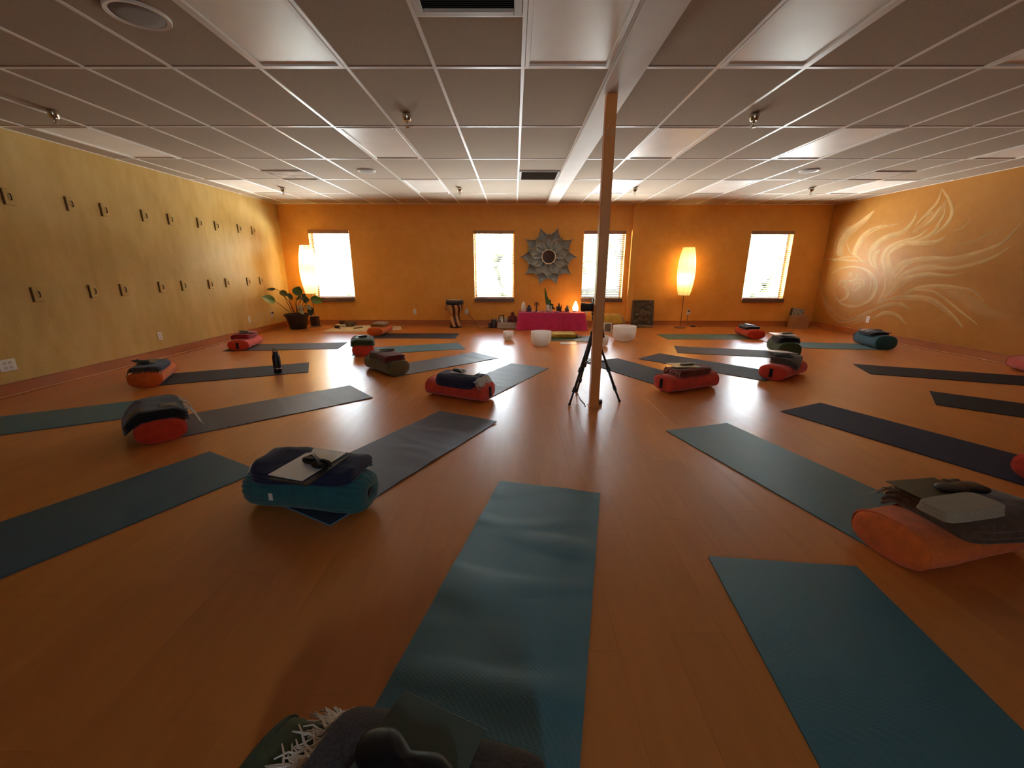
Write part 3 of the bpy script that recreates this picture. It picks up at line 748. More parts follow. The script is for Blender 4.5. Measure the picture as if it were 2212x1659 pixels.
bpy.context.view_layer.update()

# ------------------------------------------------------------------ fabrics
def fab(name, col, var=.18, vs=18, bump=.5, bs=220, rough=.85, sheen=.25, **k): return mat(name, col, rough, .2, var, vs, bump, bs, 0, sheen, **k)
FB = dict(orange=fab('velour_orange', (.80, .17, .025)), coral=fab('velour_coral', (.74, .075, .04)), red=fab('velour_red', (.66, .055, .02)),
          teal=fab('velour_teal', (.03, .135, .145)), bluet=fab('velour_blue_teal', (.015, .085, .12)), olive=fab('velour_olive', (.15, .125, .05)), green=fab('velour_green', (.06, .085, .035)),
          pink=fab('velour_pink', (.55, .10, .07)),
          navy=fab('wool_navy', (.02, .024, .062)), black=fab('wool_black', (.014, .013, .016)), charcoal=fab('wool_charcoal', (.055, .05, .06), .5, 120),
          mustard=fab('wool_mustard', (.30, .17, .03)), maroon=fab('wool_maroon', (.16, .022, .018)), brown=fab('wool_brown', (.12, .065, .035), .35, 30),
          crimson=fab('wool_crimson', (.36, .025, .035)), forest=fab('wool_forest', (.05, .07, .035)), grey=fab('wool_grey', (.12, .10, .085), .45, 60, stretch=(1, 8, 1)),
          tan=fab('wool_tan', (.46, .38, .25), .25, 90, stretch=(1, 20, 1)), yellow=fab('wool_yellow', (.62, .40, .05)), white=mat('yarn_white', (.78, .72, .64), .8),
          darkyarn=mat('yarn_dark', (.10, .08, .07), .8), pinkyarn=mat('yarn_pink', (.50, .25, .20), .8), beige=fab('wool_beige', (.42, .33, .24)),
          satin=mat('satin_black', (.010, .010, .012), .38, .25, bump=.1, bscale=30), satin_olive=mat('satin_olive', (.06, .06, .03), .4),
          card_white=mat('card_white', (.86, .87, .85), .28), card_green=mat('card_green', (.07, .11, .09), .42), card_olive=mat('card_olive', (.14, .115, .06), .6),
          card_cream=mat('card_cream', (.74, .62, .34), .5), card_dark=mat('card_dark', (.035, .03, .028), .5), tan_print=mat('tan_print', (.21, .17, .10), .8),
          strap=mat('strap_white', (.62, .60, .55), .6), fleece=mat('fleece_cream', (.80, .70, .52), .95, .1, .12, 14, 1.0, 60))

def sg(v, e): return math.copysign(abs(v)**e, v)
def bolster(key, c, ang, L, W, H, m, label, style='flat', handle=False, hs=1):
    """local x = axis; sits on z = MT"""
    t = thing('yoga_bolster', label, 'bolster', (c[0], c[1], MT), R(ang), 'yoga bolsters at the ends of the mats')
    N = 40 if style == 'flat' else 120; E = 2/2.5
    def ring(x, s, sz=None, pl=0.0):
        o = []
        for j in range(N):
            a = 2*PI*j/N; rr = 1+pl*math.cos(20*a)*(.75+.25*math.sin(3*a+1))
            o.append(Vector((x, W/2*s*rr*sg(math.cos(a), E), H/2+H/2*(sz or s)*rr*sg(math.sin(a), E))))
        return o
    rs = []
    if style == 'flat':
        st = [(-.5, .02), (-.5, .55), (-.497, .86), (-.488, .955), (-.47, .99), (-.44, 1.0)]
    else:
        st = [(-.47, .02), (-.47, .16), (-.485, .24), (-.5, .38), (-.498, .60), (-.475, .80), (-.43, .94), (-.38, 1.0)]
    prof = st+[(-.25, 1.02), (-.1, 1.0), (.08, 1.0), (.25, 1.02)]+[(-x, s) for x, s in reversed(st)]
    mb = MB(); vs = []
    for x, s in prof:
        pl = 0.0
        if style != 'flat':
            q = abs(x); pl = .060 if .44 < q and s > .2 else (.045 if q > .42 else (.03 if q > .36 else (.012 if q > .24 else 0)))
        for v in ring(x*L, s, None, pl):
            if style == 'flat' and abs(x) > .499 and s < .7: v.x += math.copysign(.012*(1-s/.7), x)*1.0
            wv = .006*n3(v.x*3+c[0], v.y*4, v.z*5); v = v+Vector((0, wv, wv*.7)); v.z = max(v.z, 0); vs.append(v)
    fs = []
    for i in range(len(prof)-1):
        for j in range(N): fs.append((i*N+j, i*N+(j+1) % N, (i+1)*N+(j+1) % N, (i+1)*N+j)[::-1])
    fs.append(tuple(range(N))); fs.append(tuple((len(prof)-1)*N+j for j in range(N))[::-1])
    mb.add(vs, fs); mb.build('cover', m, t, True)
    if style == 'flat':
        for s in (-1, 1):
            pts = ring(s*.472*L, 1.0); pts.append(pts[0]); pts.append(pts[1])
            MB().tube([p+Vector((0, 0, 0)) for p in pts], .0042, 6, False).build('piping', m, t, True)
        if handle:
            hm = MB()
            for k in (-1, 1): hm.box((hs*(L/2+.016), k*.012, H*.50), (.008, .012, H*.62), ch=.002)
            hm.box((hs*(L/2+.013), 0, H*.5), (.006, .02, H*.55)); hm.build('carry_strap', FB['black'], t)
    else:
        for s in (-1, 1):
            MB().lathe([(.001, .012), (.020, .010), (.028, 0), (.020, -.008)], (s*(.475*L), 0, H/2), 16, Matrix.Rotation(s*PI/2, 3, 'Y')).build('end_button', FB['black'] if style == 'gather' else m, t, True)
    t['_dims'] = 1; del t['_dims']
    return dict(o=t, c=c, a=ang, L=L, W=W, H=H)

def base_fn(fr, droop=4.5, fl=.012):
    L, W, H = fr['L'], fr['W'], fr['H']
    def f(x, y):
        dx = max(0, abs(x)-L/2+.05); dy = max(0, abs(y)-W/2+.075)
        return max(fl, H-droop*(dx*dx*1.2+dy*dy)*(1 if H > .05 else 0))+MT
    return f
def frame_loc(o, fr, z=0): o.location = (fr['c'][0], fr['c'][1], z); o.rotation_euler = (0, 0, R(fr['a'])); return o
def blanket(fr, m, label, cx=0, cy=0, rot=0, w=.5, l=.34, n=3, t=.022, droop=4.5, wr=.008, fringe=None, top=None, seed=0.0, ex=7, panels=None, fl=.012, group='folded blankets on the bolsters'):
    T = thing('folded_blanket', label, 'blanket', (0, 0, 0), 0, group); frame_loc(T, fr)
    bf = base_fn(fr, droop, fl); N = 96; cr, srn = math.cos(R(rot)), math.sin(R(rot))
    def P2(th, s, o):
        e = 2/ex; x = (w/2*s+o)*sg(math.cos(th), e); y = (l/2*s+o)*sg(math.sin(th), e)
        return cx+x*cr-y*srn, cy+x*srn+y*cr
    def wrn(x, y, k): return wr*(n3(x*6+seed, y*6, k*.7+seed)+.6*n3(x*15, y*13+seed, k+3.3))
    mb = MB(); rings = []
    def ring(s, o, zf):
        q = []
        for j in range(N):
            x, y = P2(2*PI*j/N, s, o); q.append(Vector((x, y, zf(x, y))))
        rings.append(q)
    tot = n*t
    for s in (.02, .2, .4, .6, .75, .88, .96): ring(s, 0, lambda x, y: bf(x, y)+tot+wrn(x, y, 0)+.0)
    for k in range(n-1, -1, -1):
        ox = .010*n3(k*1.7+seed, 2.2, seed)-.004*(n-k)*.0
        for ph in (62, 25, -20, -62):
            ring(1, t*.55*math.cos(R(ph))+ox, lambda x, y, k=k, ph=ph: bf(x, y)+(k+.5)*t+t*.5*math.sin(R(ph))+wrn(x, y, 0)*(k+1)/n)
    for s in (.96, .8, .5, .02): ring(s, 0, lambda x, y: bf(x, y)+.001)
    vs = [v for q in rings for v in q]; fs = []
    for i in range(len(rings)-1):
        for j in range(N): fs.append((i*N+j, i*N+(j+1) % N, (i+1)*N+(j+1) % N, (i+1)*N+j)[::-1])
    fs.append(tuple(range(N))); fs.append(tuple((len(rings)-1)*N+j for j in range(N))[::-1])
    mb.add(vs, fs).build('blanket_cloth', m, T, True)
    def topz(x, y): return bf(x, y)+tot+wrn(x, y, 0)
    def loc(u, v): return cx+u*cr-v*srn, cy+u*srn+v*cr
    if panels:
        for (u0, v0, uw, vl, pm) in panels:
            MB().grid(lambda a, b: (lambda q: (q[0], q[1], topz(*q)+.004))(loc(u0+(a-.5)*uw, v0+(b-.5)*vl)), 8, 8).build('woven_panel', pm, T, True)
    if fringe:
        side, cnt, ln, fm, rad = fringe[:5]; sgn = 1 if side[1] == '+' else -1
        spread_ = fringe[5] if len(fringe) > 5 else 1.0
        fb = MB(); rnd = random.Random(int(seed*100)+cnt)
        for i in range(cnt):
            k = ((i+.5)/cnt-.5)*.94*spread_+rnd.uniform(-.01, .01); pts = []; wob = rnd.uniform(-.9, .9); ll = ln*rnd.uniform(.7, 1.15); lift = rnd.uniform(0, .02)
            for j in range(7):
                s = j/6*ll; lat = k+(wob*s*.9+rnd.uniform(-.004, .004)*j/3)/(l if side[0] == 'x' else w)
                if side[0] == 'x': u, v = sgn*(w/2-.008+s), lat*l
                else: u, v = lat*w, sgn*(l/2-.008+s)
                x, y = loc(u, v); z0 = topz(*loc(sgn*(w/2-.02) if side[0] == 'x' else u, v if side[0] == 'x' else sgn*(l/2-.02)))-t*.4
                z = max(bf(x, y)+.006, z0+lift*math.sin(j/6*PI)-(s*1.6)**2*6-.25*s) if j else z0
                pts.append((x, y, z))
            fb.tube(pts, [rad]*5+[rad*.8, rad*.5], 5)
        stuff(fb.build('fringe', fm, T, True))
    T_ = dict(topz=topz, T=T); return T_
def on_top(fr, lx, ly):
    a = R(fr['a']); return (fr['c'][0]+lx*math.cos(a)-ly*math.sin(a), fr['c'][1]+lx*math.sin(a)+ly*math.cos(a))
def to_local(fr, p):
    a = R(-fr['a']); x, y = p[0]-fr['c'][0], p[1]-fr['c'][1]; return (x*math.cos(a)-y*math.sin(a), x*math.sin(a)+y*math.cos(a))
def card(p, z, rot, w, l, m, label, t=.004, tilt=(0, 0), name='program_card', cat='card', page=None):
    o = MB().box((0, 0, 0), (w, l, t), ch=t*.3).build(name, m); o.location = (p[0], p[1], z+t/2+.002); o.rotation_euler = (R(tilt[0]), R(tilt[1]), R(rot))
    return tag(o, label, cat)
def eye_mask(p, z, rot, a, b, c, m, label, pinch=.35, strap=False, folds=0.0, tilt=(0, 0), cat='eye pillow', name='eye_pillow'):
    t = thing(name, label, cat, (p[0], p[1], z+c*.55+.002), 0, None); t.rotation_euler = (R(tilt[0]), R(tilt[1]), R(rot))
    mb = MB(); NU, NV = 40, 14; vs = []; fs = []
    for i in range(NV+1):
        ph = -PI/2+PI*(i+.03)/(NV+.06)
        for j in range(NU):
            th = 2*PI*j/NU
            x = a*math.cos(ph)*sg(math.cos(th), .75); pq = 1-pinch*math.exp(-(x/a/.28)**2)
            y = b*math.cos(ph)*sg(math.sin(th), .8)*pq; zz = c*sg(math.sin(ph), .7)*(1-.25*pinch*math.exp(-(x/a/.22)**2))
            zz *= 1+folds*math.sin(x/a*11+y/b*2)
            if zz < 0: zz *= .55
            vs.append(Vector((x, y, zz)))
    for i in range(NV):
        for j in range(NU): fs.append((i*NU+j, i*NU+(j+1) % NU, (i+1)*NU+(j+1) % NU, (i+1)*NU+j))
    fs.append(tuple(range(NU))[::-1]); fs.append(tuple(NV*NU+j for j in range(NU)))
    mb.add(vs, fs).build('pillow_body', m, t, True)
    if strap:
        for q_ in (-1, 1):
            m_ = MB(); pts = [(-a*.95, q_*b*.15, 0), (-a*.6, q_*b*.55, c*.95), (-a*.1, q_*b*.25, c*1.1), (a*.45, -q_*b*.25, c*1.1), (a*.85, -q_*b*.55, c*.8), (a*1.15, -q_*b*.3, 0)]
            for k_ in (-1, 0, 1): m_.tube([(x_, y_+k_*.006, z_+.002) for x_, y_, z_ in pts], .0042, 6)
            m_.build('elastic_strap', strap, t, True)
    return t

# ---- stacks, one for each visible bolster
# olive bolster, charcoal blanket (close to the camera)
f = bolster('a', (-.275, .585), -13.5, .70, .29, .17, FB['green'], 'olive green bolster under the charcoal blanket with white fringe')
blanket(f, FB['charcoal'], 'charcoal wool blanket with long white fringe on the olive bolster', 0.075, 0.0, -3, 0.47, 0.34, 2, 0.03, 5, 0.007, ('x-', 110, .115, FB['white'], .0032), seed=1.3)
p = P(906, 1590, .26); card((-.222, .588), .246, -23, .225, .30, FB['card_green'], 'dark green folder lying on the charcoal blanket', .006, name='folder', cat='folder')
p = P(874, 1652, .27); eye_mask((p.x, p.y), .252, -24, .118, .052, .022, FB['satin'], 'glossy black satin eye pillow on the dark green folder', .5, folds=.14)
# teal velvet bolster
f = bolster('b', (-1.10, 2.005), -8, .70, .25, .20, FB['teal'], 'dark teal velvet bolster with gathered round ends', 'gather')
blanket(f, FB['navy'], 'navy wool blanket, puffy folds, on the teal velvet bolster', 0.02, 0.015, 2, 0.54, 0.28, 3, 0.024, 3.0, 0.026, ('x-', 4, .07, FB['white'], .004, .8), seed=2.1)
p = P(668, 1001, .285); card((p.x, p.y), .282, -20, .22, .30, FB['card_white'], 'white sheet under the black strap eye mask on the navy blanket', .004, (3, -2))
card((p.x+.02, p.y-.03), .272, -18, .24, .30, FB['card_dark'], 'black clipboard edge under the white sheet on the navy blanket', .008, (3, -2), 'clipboard', 'clipboard')
p = P(682, 998, .30); eye_mask((p.x, p.y), .289, -35, .095, .042, .016, FB['satin'], 'black folded eye mask with straps on the white sheet', .3, FB['satin'], folds=.2)
lab_ = P(606, 1067, .08); tag(MB().box((0, 0, 0), (.022, .003, .040)).build('care_label', FB['white'], f['o']), '', ''); lo = [c for c in f['o'].children if c.name.startswith('care_label')][0]
del lo['label'], lo['category']; q = to_local(f, (lab_.x, lab_.y)); lo.location = (q[0], -.1275, .098)
# red bolster, black blanket with tan panels
f = bolster('d', (-2.81, 3.06), 131, .66, .30, .17, FB['red'], 'red bolster end under the black blanket with tan woven panels')
blanket(f, FB['black'], 'black blanket with tan woven panels and white fringe', -0.06, 0.025, 4, 0.46, 0.36, 3, 0.024, 6, 0.01, ('y-', 12, .10, FB['white'], .004), seed=3.4,
        panels=[(-.14, .11, .13, .10, FB['tan_print']), (-.12, -.09, .12, .10, FB['tan_print'])])
# orange bolster by the hook wall
f = bolster('e', (-4.14, 4.57), 117, .66, .30, .17, FB['orange'], 'bright orange bolster near the hook wall under a navy fringed blanket')
b_ = blanket(f, FB['navy'], 'navy blanket with dark knotted fringe on the bright orange bolster', -0.05, 0, 0, 0.46, 0.27, 2, 0.022, 5, 0.008, ('x-', 44, .06, FB['darkyarn'], .0035), seed=4.2)
card(on_top(f, -.02, .02), .232, 117, .24, .17, FB['card_olive'], 'brown card on the navy blanket near the hook wall', .004)
eye_mask(on_top(f, -.06, .07), .238, 160, .13, .04, .010, FB['black'], 'flat black eye mask with trailing strap near the hook wall', .3, FB['black'])
# coral bolster, crimson blanket
f = bolster('g', (-4.42, 6.70), 102, .64, .30, .16, FB['coral'], 'coral bolster under the crimson blanket in the plant corner', handle=True, hs=-1)
blanket(f, FB['crimson'], 'crimson folded blanket with pale fringe end on the coral bolster', 0.03, 0.02, 0, 0.4, 0.25, 3, 0.024, 4, 0.008, ('x+', 30, .07, FB['pinkyarn'], .005), seed=5.5)
card(on_top(f, .05, -.02), .240, 120, .28, .2, FB['card_olive'], 'olive card tilted on the crimson blanket', .004, (5, 4))
eye_mask(on_top(f, .05, .03), .252, 150, .12, .035, .012, FB['satin'], 'black eye pillow on the olive card over crimson blanket', .3)
# orange bolster by the rug
f = bolster('h', (-2.68, 8.22), 88, .64, .30, .16, FB['orange'], 'orange bolster beside the cream rug under a mustard blanket')
blanket(f, FB['mustard'], 'mustard folded blanket on the orange bolster beside the rug', 0.02, 0, 0, 0.42, 0.24, 2, 0.03, 4, 0.008, seed=6.1)
blanket(f, FB['brown'], 'thin brown shawl folded over the mustard blanket', 0.0, 0.03, 12, 0.3, 0.2, 1, 0.016, 4, 0.01, ('y-', 14, .08, FB['pinkyarn'], .006), seed=6.7, fl=.20, group='thin shawls on top')
# bolster with green blanket
f = bolster('i', (-2.34, 6.30), 109, .64, .30, .17, FB['coral'], 'coral bolster under the forest green blanket on the pale aqua mat')
blanket(f, FB['forest'], 'forest green thick folded blanket with rolled edge', -0.08, 0, 0, 0.46, 0.3, 2, 0.038, 4, 0.01, seed=7.7)
card(on_top(f, -.06, .0), .25, 100, .26, .19, mat('card_sage', (.13, .16, .07), .6), 'sage green card on the forest green blanket', .004)
eye_mask(on_top(f, -.10, -.01), .256, 30, .07, .045, .018, FB['satin'], 'small black eye pillow on the sage green card', .2)
# olive bolster with maroon blanket
f = bolster('j', (-1.615, 5.075), -45, .66, .28, .18, FB['olive'], 'olive brown bolster with rounded end under the maroon blanket', handle=False)
blanket(f, FB['brown'], 'brown folded blanket on the olive brown bolster', -0.09, 0.02, 6, 0.26, 0.26, 3, 0.02, 4.5, 0.008, seed=8.1)
blanket(f, FB['maroon'], 'maroon folded blanket beside the brown one on the olive brown bolster', 0.15, 0.0, -6, 0.26, 0.24, 3, 0.022, 4.5, 0.008, seed=8.8)
card(on_top(f, -.09, .06), .252, 10, .22, .18, mat('card_brown', (.26, .16, .07), .7), 'brown card on the brown blanket over the olive bolster', .004, (2, -4))
eye_mask(on_top(f, -.03, .04), .262, 10, .10, .04, .014, FB['satin_olive'], 'dark olive eye pillow on the brown card', .25)
# coral bolster with navy fringed blanket
f = bolster('k', (-.55, 4.02), -26, .68, .29, .17, FB['coral'], 'coral bolster under the navy blanket with white fringe, before the rippled mat', handle=True)
blanket(f, FB['navy'], 'navy folded blanket with white tassel fringe on the coral bolster', 0.03, 0, 0, 0.44, 0.3, 3, 0.022, 6, 0.006, ('x+', 46, .085, FB['white'], .0035), seed=9.3)
card(on_top(f, .05, .05), .247, -25, .28, .20, FB['card_white'], 'white card on the navy blanket with tassel fringe', .004)
eye_mask(on_top(f, -.02, .02), .253, -45, .085, .04, .014, FB['satin'], 'black eye mask with pale strap on the white card', .3, FB['strap'])
# red bolster with maroon blanket, behind the post
f = bolster('l', (1.88, 4.345), 24, .68, .29, .17, FB['coral'], 'red bolster with dark carry strap under the rust maroon blanket', handle=True, hs=-1)
blanket(f, mat('wool_rust', (.20, .045, .025), .85, .2, .35, 20, .5, 200, sheen=.2), 'rust maroon blanket with pinkish fringe on the red bolster', 0.02, 0.02, 0, 0.44, 0.26, 3, 0.02, 5, 0.008, ('x-', 34, .05, FB['pinkyarn'], .004), seed=10.2)
card(on_top(f, -.02, .05), .245, 10, .30, .21, FB['card_cream'], 'cream card on the rust maroon blanket', .004, (0, 2))
eye_mask(on_top(f, .04, .04), .251, 20, .105, .04, .012, FB['satin_olive'], 'dark eye pillow on the cream card', .25)
# red bolster with brown striped blanket
f = bolster('m', (3.27, 4.88), 37, .66, .29, .17, FB['coral'], 'red bolster under the grey brown striped blanket', handle=True, hs=-1)
blanket(f, FB['grey'], 'grey brown striped blanket rolled over the red bolster', 0.03, 0, 14, 0.34, 0.28, 3, 0.026, 6, 0.014, seed=11.4)
blanket(f, FB['black'], 'black shawl bunched on the grey brown striped blanket', 0.02, 0.04, 30, 0.26, 0.17, 1, 0.02, 5, 0.012, seed=11.9, fl=.235, group='thin shawls on top')
card(on_top(f, .0, .08), .292, 5, .34, .20, FB['card_white'], 'white card balanced over the black shawl on the red bolster', .003, (-2, 5))
# dark green bolster
f = bolster('n', (4.12, 6.24), 74, .62, .29, .22, FB['green'], 'dark forest green round bolster on the grey brown mat')
blanket(f, FB['black'], 'black folded blanket with beige lining on the dark green bolster', -0.03, 0, 0, 0.4, 0.28, 3, 0.022, 5, 0.008, seed=12.2)
blanket(f, FB['beige'], 'thin beige cloth peeking under the white card', -0.03, 0, 8, 0.34, 0.25, 1, 0.014, 5, 0.006, seed=12.5, fl=.27, group='thin shawls on top')
card(on_top(f, -.05, .05), .315, 80, .24, .30, FB['card_white'], 'white card on top of the dark green bolster stack', .004, (0, 0))
eye_mask(on_top(f, -.02, -.01), .322, 10, .10, .045, .014, FB['satin_olive'], 'dark olive eye pillow on the white card, green bolster', .25)
# bright red bolster by the window wall
f = bolster('o', (4.56, 7.97), 82, .66, .30, .17, FB['red'], 'bright red bolster by the window wall under a black blanket')
blanket(f, FB['black'], 'flat black blanket on the bright red bolster', 0.02, 0.02, 0, 0.42, 0.24, 2, 0.022, 4, 0.006, seed=13.1)
eye_mask(on_top(f, .05, .02), .218, 90, .13, .06, .014, FB['satin'], 'glossy black eye pillow on the flat black blanket', .2)
# teal bolster by the mural wall
f = bolster('p', (6.10, 6.95), 78, .68, .30, .22, FB['bluet'], 'dark blue teal bolster by the mural wall')
blanket(f, FB['black'], 'dark grey and white folded blanket on the blue teal bolster', 0.02, 0.03, 0, 0.44, 0.24, 2, 0.022, 4, 0.008, seed=14.4, panels=[(.12, .07, .08, .10, FB['beige']), (-.02, .09, .06, .07, FB['beige'])])
eye_mask(on_top(f, .0, -.02), .268, 60, .13, .06, .014, FB['satin'], 'glossy dark eye pillow on the blue teal bolster stack', .2)
eye_mask(on_top(f, -.16, -.06), .258, 80, .10, .04, .012, FB['maroon'], 'maroon eye pillow at the end of the blue teal bolster', .2)
# pinkish bolster at the edge
f = bolster('q', (6.56, 5.05), 68, .62, .30, .17, FB['pink'], 'pinkish bolster at the end of the long black mat, cut by the photo edge')
# red bolster at the edge
f = bolster('r', (3.47, 2.38), 26, .66, .29, .17, FB['coral'], 'red bolster at the end of the navy mat, cut by the photo edge')
blanket(f, FB['forest'], 'dark green blanket on the red bolster cut by the photo edge', 0.1, 0.02, 0, 0.46, 0.27, 3, 0.022, 5, 0.008, seed=15.2)
# orange bolster, ribbed blanket
f = bolster('s', (1.985, 1.665), 13, .68, .32, .18, FB['orange'], 'large orange bolster under the brown blanket with ribbed tan fold')
blanket(f, FB['brown'], 'dark brown blanket with frayed pale edge on the large orange bolster', 0.09, 0.0, -4, 0.50, 0.34, 3, 0.022, 6, 0.012, ('y+', 60, .045, FB['beige'], .003), seed=16.1)
blanket(f, FB['tan'], 'ribbed tan knitted wrap folded on the large orange bolster', -0.10, -0.085, -2, 0.30, 0.12, 3, 0.016, 5, 0.006, seed=16.8, fl=.245, group='thin shawls on top')
card(on_top(f, -.03, .07), .262, 8, .27, .18, FB['card_olive'], 'olive brown card on the brown frayed blanket', .004)
eye_mask(on_top(f, .08, .02), .272, 5, .12, .055, .016, FB['satin'], 'black eye pillow on the olive brown card, orange bolster', .3)
# yellow blanket on the green mat
ym = P(1215, 728); fy = dict(c=(ym.x, ym.y), a=0, L=.6, W=.6, H=.001)
blanket(fy, FB['yellow'], 'mustard yellow folded blanket with pale tassels on the green mat', 0, 0, 6, .44, .36, 3, .024, 0, .010, ('x+', 22, .14, FB['beige'], .006), seed=17.3, fl=.004)
tag(MB().box((0, 0, 0), (.30, .22, .003), ch=.001).build('paper_sheet', FB['card_white']), 'blank white paper sheet on the floor before the green mat', 'paper').location = P(1229, 741.5, .002)
sk = MB().tube([(-.09, .02, .018), (.0, 0, .018), (.10, -.03, .018)], .010, 8).sphere((-.10, .022, .022), .020).build('mallet', mat('suede_pale', (.62, .55, .42), .8), None, True)
sk.location = P(1259, 740, 0); tag(sk, 'pale suede singing bowl mallet lying by the tripod leg', 'mallet')

# ------------------------------------------------------------------ paper floor lamps
def paper_mat():
    m = bpy.data.materials.new('rice_paper'); m.use_nodes = True; t = m.node_tree; t.nodes.clear()
    o = t.nodes.new('ShaderNodeOutputMaterial'); tr = t.nodes.new('ShaderNodeBsdfTranslucent'); df = t.nodes.new('ShaderNodeBsdfDiffuse')
    tr.inputs[0].default_value = (.90, .82, .56, 1); df.inputs[0].default_value = (.80, .70, .45, 1)
    w = t.nodes.new('ShaderNodeTexWave'); w.bands_direction = 'Z'; w.inputs['Scale'].default_value = 14; tc = t.nodes.new('ShaderNodeTexCoord')
    t.links.new(tc.outputs['Object'], w.inputs['Vector'])
    bp = t.nodes.new('ShaderNodeBump'); bp.inputs['Strength'].default_value = .35; bp.inputs['Distance'].default_value = .004
    t.links.new(w.outputs['Fac'], bp.inputs['Height']); t.links.new(bp.outputs[0], df.inputs['Normal'])
    a = t.nodes.new('ShaderNodeMixShader'); a.inputs[0].default_value = .30; t.links.new(tr.outputs[0], a.inputs[1]); t.links.new(df.outputs[0], a.inputs[2])
    t.links.new(a.outputs[0], o.inputs[0]); return m
M_PAPER = paper_mat()
M_BULB = mat('bulb_glow', (1, .8, .5), .4, emis=((1.0, .62, .25), 40.0))
def paper_lamp(x, y, z0, z1, bulbs, label):
    t = thing('paper_floor_lamp', label, 'floor lamp', (x, y, 0), 0, 'paper floor lamps')
    h = z1-z0; prof = []
    for i in range(25):
        u = i/24; r = .117+.066*math.sin(PI*min(1, max(0, u)))**.85
        prof.append((r, z0+u*h))
    MB().lathe(prof, n=40, cap=False).build('lamp_shade', M_PAPER, t, True)
    for j in range(8):
        a = 2*PI*j/8+.25
        MB().tube([((r+.002)*math.cos(a), (r+.002)*math.sin(a), z) for r, z in prof[::2]], .0022, 5).build('shade_rib', mat('rib_thread', (.40, .30, .12), .7), t, True)
    for r, z in (prof[0], prof[-1]):
        MB().tube([(r*math.cos(2*PI*i/32), r*math.sin(2*PI*i/32), z) for i in range(33)], .004, 6, False).build('shade_ring', mat('rib_wire', (.45, .36, .2), .6), t, True)
    MB().lathe([(.001, 0), (.125, 0), (.128, .008), (.122, .018), (.03, .024), (.001, .024)], n=36).build('base', mat('lamp_base', (.20, .10, .06), .35), t, True, 40)
    MB().tube([(0, 0, .02), (0, 0, z1-.10)], .007, 10).build('pole', mat('lamp_pole', (.16, .08, .045), .35), t, True)
    for k, (dx, dy, z, w) in enumerate(bulbs):
        MB().tube([(0, 0, z-.05), (dx*.6, dy*.6, z-.045)], .010, 8).build('bulb_socket', M_DARK, t, True)
        b = MB().sphere((dx, dy, z), .026, 14, 8, (1, 1, 1.25)).build('bulb', M_BULB, t, True)
        l = bpy.data.lights.new('bulb_light', 'POINT'); l.energy = w; l.color = (1.0, .74, .36); l.shadow_soft_size = .05
        o = bpy.data.objects.new('bulb_light', l); COL.objects.link(o); o.parent = t; o.location = (dx, dy-.001, z+.0)
        b.visible_shadow = True
    return t
LY = 9.24
b2 = WY(1468, 705, LY).x
paper_lamp(WY(1483, 585, LY).x, LY, .715, 1.715, [(-.05, -.06, 1.07, LAMP_W), (.05, .02, 1.42, LAMP_W*.9)], 'glowing paper floor lamp standing between the carved plaque and the last window')
paper_lamp(WY(667, 585, LY).x, LY, .735, 1.745, [(.03, -.07, 1.50, LAMP_W), (.0, .0, 1.05, LAMP_W*.9)], 'glowing paper floor lamp standing behind the potted plant')

# ------------------------------------------------------------------ cords
def cord(pts, r, m, label, n=6):
    q = [Vector(p) for p in pts]; o = []
    for i in range(len(q)-1):
        p0, p1, p2, p3 = q[max(i-1, 0)], q[i], q[i+1], q[min(i+2, len(q)-1)]
        for j in range(n):
            u = j/n; o.append(.5*((2*p1)+(p2-p0)*u+(2*p0-5*p1+4*p2-p3)*u*u+(3*p1-p0-3*p2+p3)*u**3))
    o.append(q[-1]); return tag(MB().tube(o, r, 6).build('power_cord', m, None, True), label, 'cord')
M_CORD = mat('cord_brown', (.14, .055, .025), .5)
yw = YW-.03
a = WY(1486, 680, yw)
cord([a, WY(1484, 690, yw), P(1482, 702)+Vector((0, -.1, .006)), P(1474, 705)+Vector((0, 0, .006)), P(1500, 704.5)+Vector((0, -.05, .006)), P(1512, 706)+Vector((0, -.05, .006))], .006, M_CORD, 'brown lamp cord running from the outlet along the floor')
tag(MB().box((0, 0, .014), (.11, .045, .028), ch=.01).build('cord_switch', M_DARK), 'small dark inline switch on the lamp cord', 'switch').location = P(1496, 706, 0)+Vector((0, -.02, 0))
a = WY(1009, 677, yw)
cord([a, WY(1018, 684, yw), WY(1026, 696, yw), P(1036, 707, .006)+Vector((0, -.1, 0)), P(1050, 708, .006)+Vector((0, -.02, 0)), P(1062, 707.5, .006)+Vector((0, -.0, 0))], .005, M_CORD, 'thin brown cord drooping from the outlet beside the drum')

# ------------------------------------------------------------------ potted plant
YP = 8.96
pc = P(640, 711); pc = Vector((pc.x, YP, 0))
t = thing('potted_plant', 'leafy plant in a dark tapered pot in the window corner', 'plant', pc)
tp = WY(639, 677.5, YP); PHt = tp.z
MB().lathe([(.001, 0), (.155, 0), (.165, .02), (.225, PHt-.05), (.245, PHt-.05), (.25, PHt), (.228, PHt), (.215, PHt-.04), (.001, PHt-.05)], n=4*9, M=None).build('pot', mat('pot_dark', (.022, .015, .012), .45), t, True, 35)
MB().lathe([(.001, 0), (.212, -.002)], (0, 0, PHt-.035), 24, cap=False).build('soil', mat('soil', (.03, .02, .012), .95, bump=1, bscale=60), t)
M_LEAF = mat('leaf_green', (.07, .16, .03), .38, .5, var=.35, vscale=5); M_LEAFD = mat('leaf_dark', (.03, .055, .02), .42, .5, var=.3, vscale=6)
M_LEAFP = mat('leaf_pale', (.36, .36, .26), .5, var=.3, vscale=6); M_STEM = mat('stem_brown', (.13, .07, .03), .6)
def ZP(x, y, dy=0.0): return WY(560+x/13.825, 600+y/13.825, YP+dy)-pc
